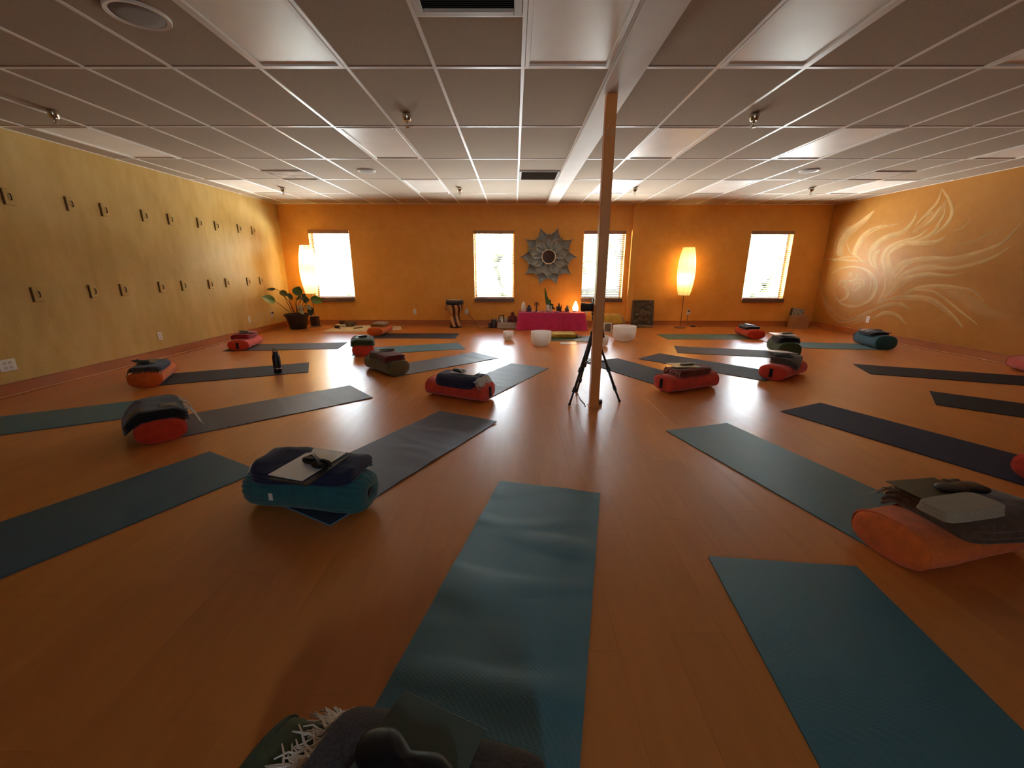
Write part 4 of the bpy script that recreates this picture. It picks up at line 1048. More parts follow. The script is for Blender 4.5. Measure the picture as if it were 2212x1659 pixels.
def leaf(b, tip, w, m, up=Vector((0, -1, .35)), sag=.02, fold=.25):
    b, tip = Vector(b), Vector(tip); ax = tip-b; L = ax.length; ax.normalize(); sd = ax.cross(up).normalized(); nn = sd.cross(ax).normalized()
    def fn(u, v):
        x = v*L; ww = w*1.2/2*math.sin(PI*min(1, v**.8*.97+.03))**.8; s = (u-.5)*2
        return b+ax*x+sd*(s*ww)+nn*(abs(s)*ww*fold-sag*math.sin(PI*v))+Vector((0, 0, -sag*v*v))
    MB().grid(fn, 6, 10).build('leaf', m, t, True)
def stem(*pts): MB().tube(pts, .006, 6).build('stem', M_STEM, t, True)
root = ZP(1000, 1040)
def rt(dx): return Vector((dx, random.uniform(-.06, .06), PHt-.05))
for (st, lb, lt, w, m, dy, up) in [
    ((rt(-.06), ZP(780, 620, -.05), ZP(640, 400, -.08), ZP(480, 330, -.25)), None, ZP(215, 325, -.38), .085, M_LEAFD, -.1, Vector((.2, -.5, .8))),
    ((rt(-.10), ZP(700, 860, -.2), ZP(480, 700, -.4)), None, ZP(75, 545, -.64), .16, M_LEAF, -.1, Vector((.1, -.8, .5))),
    ((rt(.0), ZP(1090, 800, 0), ZP(1105, 525, .02)), None, ZP(1195, 228, .04), .17, M_LEAF, 0, Vector((.2, -1, 0))),
    ((rt(-.02), ZP(880, 700, -.04), ZP(620, 395, -.05)), None, ZP(850, 520, -.15), .11, M_LEAFD, 0, Vector((.3, -.8, .5))),
    ((rt(-.01), ZP(930, 780, -.1), ZP(860, 470, -.12)), None, ZP(990, 640, -.22), .075, M_LEAFD, 0, Vector((.3, -.9, .4))),
    ((rt(.03), ZP(1170, 780, .04), ZP(1280, 560, .06)), None, ZP(1375, 455, .1), .07, M_LEAFD, 0, Vector((.2, -1, .2))),
    ((rt(.02), ZP(1100, 740, -.05), ZP(1130, 600, -.08)), None, ZP(1265, 565, -.2), .10, M_LEAFD, 0, Vector((.1, -.8, .5))),
    ((rt(.05), ZP(1230, 760, -.02), ZP(1290, 575, -.04)), None, ZP(1480, 690, -.1), .10, M_LEAFD, 0, Vector((0, -.7, .7))),
    ((rt(.08), ZP(1380, 800, 0), ZP(1550, 600, .02)), None, ZP(1885, 715, -.04), .15, M_LEAF, 0, Vector((0, -.9, .5))),
    ((rt(.09), ZP(1330, 860, -.05), ZP(1420, 820, -.08)), None, ZP(1560, 940, -.1), .075, M_LEAFP, 0, Vector((.1, -.9, .3))),
    ((rt(.10), ZP(1400, 880, 0), ZP(1520, 860, 0)), None, ZP(1545, 1120, .0), .11, M_LEAFD, 0, Vector((.4, -.9, 0))),
    ((rt(.06), ZP(1180, 900, -.15), ZP(1160, 840, -.18)), None, ZP(1300, 900, -.22), .08, M_LEAFP, 0, Vector((0, -.8, .5))),
    ((rt(.07), ZP(1240, 980, -.2), ZP(1210, 960, -.22)), None, ZP(1330, 1060, -.26), .07, M_LEAFP, 0, Vector((0, -.8, .5))),
    ((rt(.04), ZP(1330, 700, -.1), ZP(1330, 650, -.12)), None, ZP(1400, 740, -.2), .06, M_LEAFD, 0, Vector((0, -.8, .5)))]:
    stem(*st); leaf(st[-1], lt, w, m, up)
# small vase beside it, behind on the floor
q = WY(683, 706, 9.30)
v = thing('glass_jar', 'small dark glass jar on a tray beside the plant pot', 'jar', (q.x, 9.28, 0))
MB().lathe([(.001, 0), (.11, 0), (.12, .012), (.115, .016), (.001, .012)], n=28).build('tray', mat('tray_grey', (.30, .24, .20), .4), v, True, 40)
MB().box((0, 0, .125), (.17, .13, .22), ch=.02).build('jar_body', mat('jar_dark', (.10, .05, .035), .2, .5), v)
MB().box((0, 0, .238), (.18, .14, .012), ch=.004).build('jar_rim', mat('jar_rim', (.3, .2, .15), .3), v)

# ------------------------------------------------------------------ cream rug with bowls
def Z7(x, y): return P(620+x/6.911, 480+y/6.911)
out = [Z7(535, 1632), Z7(640, 1590), Z7(775, 1548), Z7(1000, 1540), Z7(1240, 1545), Z7(1420, 1560), Z7(1700, 1560), Z7(1720, 1600), Z7(1450, 1625), Z7(1000, 1640)]
out = [Vector((p.x, min(p.y, 9.40), 0)) for p in out]
c = sum(out, Vector())/len(out)
mb = MB(); N = len(out)*6; loop = []
for i in range(len(out)):
    p0, p1 = out[i], out[(i+1) % len(out)]
    for k in range(6): loop.append(p0.lerp(p1, k/6)+Vector((.012*n3(i, k, 1), .012*n3(k, i, 4), 0)))
prev = None; rr = []
for s, z in ((0.02, .022), (.3, .022), (.6, .021), (.85, .018), (.96, .012), (1.0, .001)):
    rr.append([Vector((c.x+(p.x-c.x)*s, c.y+(p.y-c.y)*s, z+(.006*n3(p.x*4*s, p.y*6*s, 2) if s < .98 else 0))) for p in loop])
vs = [v for q in rr for v in q]; fs = [(i*N+j, i*N+(j+1) % N, (i+1)*N+(j+1) % N, (i+1)*N+j) for i in range(len(rr)-1) for j in range(N)]
mb.add(vs, fs).build('fleece_rug', FB['fleece'], None, True); tag(bpy.data.objects['fleece_rug'], 'cream fleece rug on the floor by the window wall', 'rug')
def bowl(p, r, h, m, label, z=0.02, wall=.10, name='metal_bowl', flare=.8):
    o = MB().lathe([(.001, .0), (r*flare*.75, 0), (r*flare, h*.2), (r, h*.7), (r*.98, h), (r*(.98-wall), h), (r*(.96-wall), h*.6), (r*flare*.8, h*.2), (.001, h*.16)], n=30).build(name, m, None, True)
    o.location = (p.x, p.y, z); return tag(o, label, 'bowl')
M_BRZ = mat('bowl_bronze', (.16, .085, .04), .35, metal=.7, var=.2, vscale=8); M_BRZ2 = mat('bowl_dark', (.10, .045, .03), .45, metal=.4)
cush = MB().lathe([(.001, .0), (.13, 0), (.15, .02), (.14, .045), (.09, .05), (.001, .045)], n=24).build('bowl_cushion', FB['fleece'], None, True); cp = Z7(850, 1560); cp.y = min(cp.y, 9.2); cush.location = (cp.x, cp.y, .02)
tag(cush, 'cream ring cushion on the fleece rug under a bronze bowl', 'cushion')
bowl(cp, .075, .075, M_BRZ, 'small bronze bowl on the cream ring cushion', z=.066)
q = Z7(990, 1552); bowl(Vector((q.x, min(q.y, 9.2), 0)), .13, .10, mat('bowl_green_bronze', (.18, .13, .08), .4, metal=.5, var=.3, vscale=9), 'larger green bronze bowl on the cream rug')
q = Z7(748, 1596); bowl(q, .055, .055, M_BRZ2, 'small dark red bowl near the rug corner')
q = Z7(790, 1604); bowl(q, .02, .02, M_BRZ2, 'tiny dark cup beside the dark red bowl on the rug')
q0, q1 = Z7(1000, 1608), Z7(1130, 1590); st = MB().tube([q0+Vector((0, 0, .034)), q1+Vector((0, 0, .034))], [.014, .012], 10).build('wooden_striker', mat('striker_wood', (.25, .19, .12), .6), None, True)
tag(st, 'short wooden striker lying on the cream rug', 'mallet')

# ------------------------------------------------------------------ djembe drum
dp = P(984, 706.5); YD = dp.y
def wood_stripes():
    m = bpy.data.materials.new('drum_wood'); m.use_nodes = True; t = m.node_tree; b = t.nodes['Principled BSDF']; b.inputs['Roughness'].default_value = .35
    tc = t.nodes.new('ShaderNodeTexCoord'); mp = t.nodes.new('ShaderNodeMapping'); mp.inputs['Scale'].default_value = (1.3, 1.3, .55); t.links.new(tc.outputs['Object'], mp.inputs[0])
    w = t.nodes.new('ShaderNodeTexWave'); w.inputs['Scale'].default_value = 3.2; w.inputs['Distortion'].default_value = 5; w.inputs['Detail'].default_value = 1; w.bands_direction = 'DIAGONAL'
    t.links.new(mp.outputs[0], w.inputs['Vector']); r = t.nodes.new('ShaderNodeValToRGB'); e = r.color_ramp.elements; r.color_ramp.interpolation = 'CONSTANT'
    e[0].color = (.07, .018, .012, 1); e[1].position = .45; e[1].color = (.52, .26, .10, 1); k = e.new(.85); k.color = (.62, .40, .20, 1)
    t.links.new(w.outputs['Fac'], r.inputs[0]); t.links.new(r.outputs[0], b.inputs['Base Color']); return m
d = thing('djembe_drum', 'striped wooden goblet drum with dark rope ring by the window wall', 'drum', (dp.x, YD, 0))
MB().lathe([(.001, 0), (.118, 0), (.120, .02), (.112, .12), (.104, .22), (.098, .265), (.108, .29), (.140, .34), (.166, .41), (.176, .47), (.176, .52)], n=32).build('drum_shell', wood_stripes(), d, True)
MB().lathe([(.120, .0), (.136, .0), (.136, .018), (.120, .018)], n=32, cap=False).build('foot_ring', M_DARK, d, True, 40)
MB().lathe([(.171, .500), (.184, .505), (.188, .53), (.184, .555), (.171, .56)], n=32, cap=False).build('lower_ring', mat('drum_band', (.03, .025, .03), .7), d, True)
MB().lathe([(.171, .56), (.181, .565), (.183, .60), (.178, .608), (.172, .606)], n=32, cap=False).build('upper_ring', mat('drum_rim', (.24, .15, .10), .5), d, True)
rp = MB()
for i in range(24):
    a0, a1 = 2*PI*i/24, 2*PI*(i+.5)/24; rp.tube([(.186*math.cos(a0), .186*math.sin(a0), .60), (.190*math.cos(a1), .190*math.sin(a1), .51), (.186*math.cos(a0+2*PI/24), .186*math.sin(a0+2*PI/24), .60)], .004, 5)
stuff(rp.build('rope_lacing', mat('drum_rope', (.05, .05, .07), .8), d, True))
MB().lathe([(.001, .606), (.174, .604)], n=32, cap=False).build('drum_skin', mat('drum_skin', (.68, .55, .38), .6), d)
tg = MB()
for i in range(5):
    tg.tube([(-.18+.003*i, -.06-.012*i, .52), (-.195, -.065-.012*i, .44), (-.175+.01*(i % 2), -.06-.014*i, .38)], .004, 5)
stuff(tg.build('tassel', mat('tassel_red', (.20, .05, .03), .8), d, True))

# ------------------------------------------------------------------ altar table and cloth
al = P(1116.5, 713); ar = P(1273, 711.5); YA = 8.80; TZA = .365
ax0, ax1 = WY(1122, 676, YA).x, WY(1264, 676, YA).x; AYB = YA+.48
t = thing('altar_table', 'low altar table hidden under the pink cloth', 'table', ((ax0+ax1)/2, (YA+AYB)/2, 0))
w = ax1-ax0; MB().box((0, 0, TZA-.03), (w-.03, AYB-YA-.03, .03), ch=.004).build('tabletop', M_SILL, t)
for sx in (-1, 1):
    for sy in (-1, 1): MB().box((sx*(w/2-.05), sy*((AYB-YA)/2-.05), (TZA-.045)/2), (.05, .05, TZA-.045), ch=.004).build('leg', M_SILL, t)
cx, cy = (ax0+ax1)/2, (YA+AYB)/2
mb = MB(); per = []
NP = 200; hw, hd = w/2, (AYB-YA)/2
def rect_pt(u, gx):
    tot = 4*(hw+hd); s = u*tot
    if s < 2*hw: return Vector((-hw+s, -hd, 0)), Vector((0, -1, 0)), s
    s -= 2*hw
    if s < 2*hd: return Vector((hw, -hd+s, 0)), Vector((1, 0, 0)), s
    s -= 2*hd
    if s < 2*hw: return Vector((hw-s, hd, 0)), Vector((0, 1, 0)), s
    s -= 2*hw
    return Vector((-hw, hd-s, 0)), Vector((-1, 0, 0)), s
rings = []
for s in (.02, .5, .9, 1.0):
    rings.append([Vector((cx+rect_pt(i/NP, 0)[0].x*s, cy+rect_pt(i/NP, 0)[0].y*s, TZA+.004+.003*n3(i*.3, s*3, 1))) for i in range(NP)])
for q in (.04, .15, .3, .5, .7, .85, 1.0):
    r_ = []
    for i in range(NP):
        p, nrm, _ = rect_pt(i/NP, 0)
        cor = max(0, 1-min(abs(abs(p.x)-hw)+0, 9)/.12)*max(0, 1-abs(abs(p.y)-hd)/.12)
        fold = (.012*math.sin(i*.55+2*n3(i*.05, 0, 0))+.014*n3(i*.13, q*.8, 5.5)+.018*cor)*q
        out_ = nrm*(.010+.030*q+fold)+(Vector((p.x/hw, p.y/hd, 0)).normalized()*.05*cor*q if cor else Vector())
        z = TZA-q*(TZA-.006); r_.append(Vector((cx+p.x+out_.x, cy+p.y+out_.y, max(.004, z))))
    rings.append(r_)
vs = [v for q in rings for v in q]; fs = [(i*NP+j, i*NP+(j+1) % NP, (i+1)*NP+(j+1) % NP, (i+1)*NP+j)[::-1] for i in range(len(rings)-1) for j in range(NP)]
fs.append(tuple(range(NP)))
tag(mb.add(vs, fs).build('altar_cloth', fab('cloth_magenta', (.62, .035, .14), .12, 12, .3, 300), None, True, 55), 'magenta pink cloth draped over the low altar table', 'cloth')
ZT = TZA+.009
def AP(px, py, dy): q = WY(px, py, YA+dy); return Vector((q.x, YA+dy, ZT))
def lathe_thing(name, label, cat, p, prof, m, n=24, **k):
    o = MB().lathe(prof, n=n, **k).build(name, m, None, True, 50); o.location = p; return tag(o, label, cat)
M_CREAM = mat('ceramic_cream', (.78, .68, .55), .5, var=.1, vscale=20, bump=.3, bscale=90); M_BLUE = mat('glaze_blue', (.045, .055, .10), .3); M_JUG = mat('jug_grey', (.085, .08, .075), .45)
egg = lathe_thing('egg_vase', 'tall cream egg shaped vase at the drum end of the altar', 'vase', AP(1131, 670, .24), [(.001, 0), (.045, 0), (.054, .03), (.052, .09), (.042, .145), (.026, .185), (.010, .202), (.001, .204)], M_CREAM)
lathe_thing('bottle_jar', 'small dark blue square shouldered jar beside the cream egg vase', 'jar', AP(1143, 670, .26), [(.001, 0), (.048, 0), (.050, .06), (.046, .085), (.028, .098), (.028, .128), (.034, .134), (.020, .136), (.001, .13)], M_BLUE)
# small flower figurine
fv = thing('flower_vase', 'thin brown vase holding a dried rusty flower on the altar', 'vase', AP(1159, 670, .22))
MB().lathe([(.001, 0), (.024, 0), (.026, .01), (.014, .05), (.018, .10), (.013, .13), (.001, .125)], n=16).build('vase_body', mat('vase_brown', (.14, .085, .035), .5), fv, True)
fm = MB()
for i in range(14):
    a = i*2.4; r = .01+.003*i; fm.sphere((r*math.cos(a), r*math.sin(a)*.7, .165+.028*math.cos(i*1.7)), .014, 8, 5)
fm.build('dried_flower', mat('flower_rust', (.30, .10, .05), .9), fv, True); MB().tube([(0, 0, .11), (0, 0, .165)], .004, 6).build('stem', M_STEM, fv)
# white vase with plant
wv = thing('white_vase', 'white vase with a tall green leaf in the middle of the altar', 'vase', AP(1183, 671, .25))
MB().lathe([(.001, 0), (.036, 0), (.040, .03), (.034, .10), (.040, .145), (.034, .145), (.028, .10), (.001, .02)], n=24).build('vase_body', mat('vase_white', (.70, .66, .60), .35), wv, True)
t = wv
leaf(Vector((-.005, 0, .13)), Vector((-.075, .0, .53)), .05, M_LEAF, Vector((.3, -1, 0)), .01); leaf(Vector((.0, 0, .13)), Vector((-.03, -.02, .35)), .07, M_LEAF, Vector((.2, -1, 0)), .01)
leaf(Vector((.01, 0, .13)), Vector((.055, -.01, .27)), .07, M_LEAF, Vector((-.2, -1, 0)), .01); leaf(Vector((.01, 0, .13)), Vector((.13, -.02, .17)), .06, M_LEAFD, Vector((0, -.9, .3)), .03)
leaf(Vector((.01, 0, .12)), Vector((.17, -.01, .08)), .06, M_LEAFD, Vector((0, -.9, .3)), .03); leaf(Vector((.01, -.01, .12)), Vector((.10, -.03, .04)), .05, M_LEAF, Vector((0, -.9, .3)), .02)
lathe_thing('glass_vase', 'small clear glass bud vase touching the white vase', 'vase', AP(1190, 672, .14), [(.001, 0), (.020, 0), (.022, .05), (.012, .10), (.016, .135), (.013, .135), (.009, .10), (.001, .02)], mat('glass_grey', (.55, .55, .5), .12, .6))
# seated dark statue
stt = thing('seated_statue', 'small dark seated statue with pointed crown on the altar', 'statue', AP(1207, 671, .24))
MB().lathe([(.001, 0), (.068, 0), (.066, .02), (.05, .026), (.001, .026)], n=24).build('plinth', mat('statue_base', (.10, .02, .03), .5), stt, True, 40)
sb = MB().sphere((0, 0, .045), .055, 16, 8, (1.05, .75, .42))
sb.lathe([(.042, .05), (.040, .09), (.036, .11), (.018, .122), (.014, .128)], n=16); sb.sphere((0, -.002, .142), .021, 12, 8, (1, 1, 1.15)); sb.lathe([(.018, .152), (.014, .170), (.006, .186), (.001, .192)], n=12)
for s in (-1, 1): sb.tube([(s*.040, 0, .105), (s*.054, -.012, .075), (s*.03, -.04, .055)], [.013, .012, .010], 8)
sb.build('figure_body', mat('statue_dark', (.035, .035, .025), .5), stt, True)
lathe_thing('bud_stick', 'thin incense holder stick beside the dark statue', 'incense holder', AP(1213, 671, .3), [(.001, 0), (.012, 0), (.004, .01), (.004, .10), (.010, .11), (.010, .14), (.001, .142)], mat('stick_red', (.16, .05, .03), .6), 12)
jug = thing('jug', 'dark grey clay jug on the altar next to the glowing lamp', 'jug', AP(1225, 671, .26))
MB().lathe([(.001, 0), (.040, 0), (.052, .03), (.050, .055), (.030, .085), (.018, .10), (.022, .128), (.016, .128), (.001, .09)], n=24).build('jug_body', M_JUG, jug, True)
MB().tube([(.022, 0, .115), (.05, 0, .11), (.058, 0, .08), (.046, 0, .06)], .006, 8).build('jug_handle', M_JUG, jug, True)
# glowing stone lamp
gl = thing('salt_lamp', 'glowing amber crystal lamp on the altar', 'lamp', AP(1243, 671, .33))
m = mat('salt_glow', (1, .75, .45), .6, var=.25, vscale=25, emis=((1.0, .52, .16), 7.0))
mb = MB(); n = 22; ringz = [(.050, .012), (.062, .05), (.060, .085), (.047, .13), (.030, .17), (.018, .20), (.004, .215)]; vs = []
for r, z in ringz:
    for j in range(n):
        a = 2*PI*j/n; q = 1+.10*n3(math.cos(a)*2, math.sin(a)*2, z*14); vs.append(Vector((r*q*math.cos(a), r*q*math.sin(a), z)))
fs = [(i*n+j, i*n+(j+1) % n, (i+1)*n+(j+1) % n, (i+1)*n+j) for i in range(len(ringz)-1) for j in range(n)]; fs += [tuple(range(n))[::-1], tuple((len(ringz)-1)*n+j for j in range(n))]
mb.add(vs, fs).build('crystal', m, gl, True); MB().lathe([(.001, 0), (.055, 0), (.055, .012), (.001, .013)], n=24).build('lamp_base', M_SILL, gl, True, 40)
# small arched lantern in front
ln = thing('arched_lantern', 'small dark arched metal lantern standing before the glowing lamp', 'lantern', AP(1240, 672.5, .17))
lb = MB(); lb.box((0, 0, .005), (.064, .035, .010), ch=.002)
lb.tube([(-.028, 0, .008), (-.030, 0, .04), (-.02, 0, .065), (0, 0, .078), (.02, 0, .065), (.030, 0, .04), (.028, 0, .008)], .0045, 6)
lb.tube([(0, 0, .078), (0, 0, .09)], .004, 6); lb.tube([(0, 0, .01), (0, 0, .035)], .009, 8); lb.sphere((0, 0, .044), .010, 8, 6)
lb.build('lantern_frame', M_DARK, ln, True)
M_STONE = mat('stone_pink', (.62, .36, .32), .5); M_TEA = mat('tea_glass', (.85, .45, .30), .2)
for k, (px, dy, r, h, mm, nm, lb_, ct) in enumerate([(1151, .10, .030, .034, mat('stone_white', (.70, .52, .45), .6), 'quartz_stone', 'pale rough stone on the altar before the blue jar', 'stone'),
        (1163, .06, .034, .026, M_CREAM, 'shell', 'cream shell at the altar edge before the rusty flower', 'shell'), (1170, .2, .016, .034, M_TEA, 'candle_glass', 'tiny orange candle glass behind the cream shell', 'candle'),
        (1176, .08, .018, .030, M_STONE, 'rose_stone', 'small pink stone near the white vase', 'stone'), (1156, .03, .016, .012, M_DARK, 'black_pebble', 'black pebble at the altar edge by the pale stone', 'stone'),
        (1188, .03, .018, .014, M_STONE, 'pink_pebble', 'pink pebble at the altar edge before the white vase', 'stone'), (1201, .03, .018, .014, M_DARK, 'dark_pebble', 'dark pebble at the altar edge before the statue', 'stone'),
        (1204, .09, .050, .022, mat('dish_rose', (.62, .30, .30), .4), 'offering_dish', 'rose offering dish before the dark statue', 'dish'), (1219, .16, .014, .040, M_TEA, 'tea_light', 'tiny amber tea light between statue and jug', 'candle'),
        (1228, .03, .018, .012, M_DARK, 'flat_pebble', 'flat dark pebble at the altar edge before the jug', 'stone'), (1230, .2, .012, .036, M_TEA, 'votive', 'slim amber votive touching the clay jug', 'candle'), (1250, .12, .014, .02, M_STONE, 'round_stone', 'round stone by the glowing lamp foot', 'stone')]):
    o = MB().lathe([(.001, 0), (r*.8, 0), (r, h*.4), (r*.8, h*.85), (r*.3, h), (.001, h)], n=14).build(nm, mm, None, True); o.location = AP(px, 675, dy); tag(o, lb_, ct)
o = MB().box((0, 0, .045), (.13, .004, .09)).build('folded_card', mat('paper_peach', (.80, .66, .50), .7), None); o.location = AP(1267, 675, .2)+Vector((-.05, 0, 0)); o.rotation_euler = (R(-12), R(45), 0)
tag(o, 'tilted cream paper card at the camera end of the altar', 'card')

# ------------------------------------------------------------------ wall mirror, flower shaped
mc = WY(1184.5, 555, YW)
t = thing('flower_mirror', 'large metal flower mirror with curled petals on the window wall', 'mirror', (mc.x, YW, mc.z))
M_PET = mat('petal_metal', (.30, .31, .28), .45, metal=.25, var=.45, vscale=7)
def pw(v): return (.55+.45*math.sin(PI/2*min(1, v/.42))) if v < .42 else max(.015, (.5+.5*math.cos(PI*((v-.42)/.58)**.80))**.85)
def petal(r0, r1, w, lift, tipc):
    def fn(u, v):
        s = (u-.5)*2; L = r0+(r1-r0)*v; ww = pw(v)*w/2
        y = -(lift+.035*s*s*math.sin(PI*v)+tipc*v**3-.028*math.sin(PI*v))
        return Vector((s*ww, y, L))
    return MB().grid(fn, 8, 14)
def rim(r0, r1, w, lift, tipc):
    pts = []
    for sgn in (-1, 1):
        q = []
        for i in range(4, 15):
            v = i/14; L = r0+(r1-r0)*v; ww = pw(v)*w/2
            q.append(Vector((sgn*ww, -(lift+.035*math.sin(PI*v)+tipc*v**3-.028*math.sin(PI*v))-.002, L)))
        pts.append(q)
    m_ = MB()
    for q in pts: m_.tube(q, .0045, 5)
    return m_
M_RIM = mat('petal_rim', (.40, .38, .32), .35, metal=.5)
for lay, (r0, r1, w, lift, tipc, off) in enumerate([(.16, .635, .31, .025, .06, 18), (.13, .50, .265, .065, .06, 0)]):
    pr = None
    for k in range(10):
        if pr is None: o = petal(r0, r1, w, lift, tipc).build('petal', M_PET, t, True); g = rim(r0, r1, w, lift, tipc).build('petal_edge', M_RIM, o, True); pr = (o, g)
        else:
            o = pr[0].copy(); COL.objects.link(o); g = pr[1].copy(); COL.objects.link(g); g.parent = o
        o.rotation_euler = (0, R(off+36*k), 0)
MX = Matrix.Rotation(PI/2, 3, 'X')
MB().lathe([(.140, .06), (.158, .075), (.160, .10), (.150, .112), (.138, .10), (.136, .09)], n=48, M=MX, cap=False).build('mirror_rim', mat('rim_cream', (.72, .62, .50), .4), t, True)
MB().lathe([(.001, .094), (.139, .094)], n=48, M=MX, cap=False).build('mirror_glass', mat('mirror_glass', (.75, .72, .70), .06, metal=1.0), t)
MB().lathe([(.18, .0), (.18, .06), (.001, .06)], n=32, M=MX, cap=False).build('back_plate', M_DARK, t)

# ------------------------------------------------------------------ crystal singing bowls
def quartz():
    m = bpy.data.materials.new('quartz_frost'); m.use_nodes = True; t = m.node_tree; t.nodes.clear()
    o = t.nodes.new('ShaderNodeOutputMaterial'); a = t.nodes.new('ShaderNodeBsdfPrincipled'); b = t.nodes.new('ShaderNodeBsdfTranslucent'); x = t.nodes.new('ShaderNodeMixShader')
    a.inputs['Base Color'].default_value = (.90, .87, .82, 1); a.inputs['Roughness'].default_value = .45; b.inputs[0].default_value = (.92, .90, .86, 1); x.inputs[0].default_value = .55
    t.links.new(a.outputs[0], x.inputs[1]); t.links.new(b.outputs[0], x.inputs[2]); t.links.new(x.outputs[0], o.inputs[0]); return m
M_QZ = quartz()
def singing(px, py, r, h, label, k=.55):
    p = P(px, py); p.y += r*k
    prof = [(.001, 0), (r*.45, .002), (r*.72, h*.07), (r*.9, h*.2), (r*.98, h*.38), (r, h*.6), (r, h*.97), (r*.985, h), (r*.955, h), (r*.95, h*.95), (r*.945, h*.6), (r*.92, h*.38), (r*.83, h*.22), (r*.6, h*.1), (.001, h*.06)]
    o = MB().lathe(prof, n=48).build('singing_bowl', M_QZ, None, True); o.location = (p.x, p.y, 0); o['group'] = 'white crystal singing bowls'
    return tag(o, label, 'bowl', 'white crystal singing bowls')
def rad(px0, px1, py, gy):
    Y = P((px0+px1)/2, gy).y; return (WY(px1, py, Y).x-WY(px0, py, Y).x)/2
singing(1098, 736, rad(1086, 1109, 722, 736), .165, 'small white crystal singing bowl before the drawer box')
singing(1169, 748.5, rad(1147, 1191.5, 725, 748), .245, 'medium white crystal singing bowl before the pink altar')
singing(1350.5, 738.5, rad(1326, 1376.5, 712, 738), .275, 'large white crystal singing bowl before the yellow draped bench')
singing(1303, 749, rad(1290, 1313.5, 735, 749), .18, 'small white crystal singing bowl half hidden behind the post')

# ------------------------------------------------------------------ drawer box and things beside the altar
YB = P(1095, 711).y
x0, x1 = WY(1074.5, 705, YB).x, min(WY(1116, 705, YB).x, ax0-.075)
bw = x1-x0; bz = WY(1095, 697, YB).z
t = thing('drawer_box', 'pale grey wooden drawer box with silver knob beside the altar', 'box', ((x0+x1)/2, YB+.14, 0))
MB().box((0, 0, bz/2+.005), (bw, .26, bz-.01), ch=.004).build('box_body', mat('box_grey', (.50, .44, .38), .6, var=.2, vscale=6, stretch=(1, 6, 6)), t)
d_ = MB().box((0, -.134, bz/2), (bw-.02, .016, bz-.03), ch=.003).build('drawer', mat('box_grey', (.5, .44, .38)), t)
MB().sphere((0, -.158, bz*.56), .016, 12, 8).build('knob', mat('chrome', (.8, .8, .8), .15, metal=1), d_, True)
def BP(px, dy): return Vector((WY(px, 690, YB+dy).x, YB+dy, bz+.001))
bt = thing('pump_bottle', 'small white pump bottle on the grey drawer box', 'bottle', BP(1084.5, .06))
MB().lathe([(.001, 0), (.024, 0), (.026, .01), (.026, .06), (.018, .072), (.010, .078), (.010, .09), (.001, .09)], n=16).build('bottle_body', M_WHITE, bt, True)
MB().lathe([(.006, .09), (.008, .10), (.008, .112), (.003, .13), (.001, .131)], n=10).build('nozzle', M_WHITE, bt, True)
lathe_thing('stacked_bowl', 'small grey bowl at the candle end of the drawer box', 'bowl', BP(1077, .10), [(.001, 0), (.03, 0), (.05, .03), (.055, .05), (.048, .05), (.03, .02), (.001, .012)], mat('bowl_grey', (.36, .33, .28), .5))
lathe_thing('cream_box', 'small cream round tin behind the pump bottle', 'tin', BP(1080, .19), [(.001, 0), (.045, 0), (.045, .085), (.04, .09), (.001, .09)], mat('tin_cream', (.5, .44, .36), .5))
lathe_thing('tin', 'small beige tin behind the maroon figure', 'tin', BP(1092, .2), [(.001, 0), (.04, 0), (.04, .09), (.036, .095), (.001, .095)], mat('tin_beige', (.52, .42, .34), .5))
hp = tag(MB().tube([(-.05, 0, .0), (-.055, 0, .10), (-.045, 0, .135), (.04, 0, .14), (.055, 0, .16), (.05, 0, .08), (.05, 0, .0)], .009, 7).build('headphones', M_DARK, None, True), 'dark headband loop standing among the tins', 'headphones'); hp.location = BP(1083, .15)
mg = thing('laughing_figure', 'maroon seated round figurine on the drawer box beside the altar', 'figurine', BP(1107.0, .12))
M_MAR = mat('figurine_maroon', (.16, .025, .025), .45, var=.3, vscale=20)
fg = MB().sphere((0, 0, .06), .085, 18, 10, (1.05, .8, .72)); fg.sphere((0, -.015, .105), .058, 16, 8, (1.05, .85, .85)); fg.sphere((0, -.005, .178), .036, 14, 9, (1, 1, 1.1))
for s in (-1, 1): fg.tube([(s*.05, 0, .13), (s*.085, -.02, .09), (s*.06, -.055, .06)], [.024, .022, .018], 8); fg.sphere((s*.075, -.03, .03), .04, 12, 7, (1.2, 1, .7)); fg.sphere((s*.036, 0, .175), .009, 8, 5, (.5, 1, 1.5))
fg.build('figure_body', M_MAR, mg, True)
M_CAND = mat('candle_dark', (.06, .045, .055), .35)
for px, pxw, top, lab in ((1067, 12, 689, 'taller dark jar with tan lid beside the drawer box'), (1058, 6.5, 698, 'shorter dark jar beside the taller lidded one')):
    Y = P(px, 708.5).y; r = (WY(px+pxw/2, 700, Y).x-WY(px-pxw/2, 700, Y).x)/2; h = WY(px, top, Y).z
    c_ = thing('lidded_jar', lab, 'jar', (WY(px, 705, Y).x, Y+r, 0), 0, 'dark jars beside the drawer box')
    MB().lathe([(.001, 0), (r*.97, 0), (r, .006), (r, h-.02), (r*.95, h-.016), (.001, h-.016)], n=28).build('jar_body', M_CAND, c_, True, 40)
    MB().lathe([(.001, h-.016), (r*1.02, h-.016), (r*1.02, h), (.001, h)], n=28).build('lid', mat('lid_tan', (.45, .30, .17), .5) if top < 695 else M_CAND, c_, True, 40)

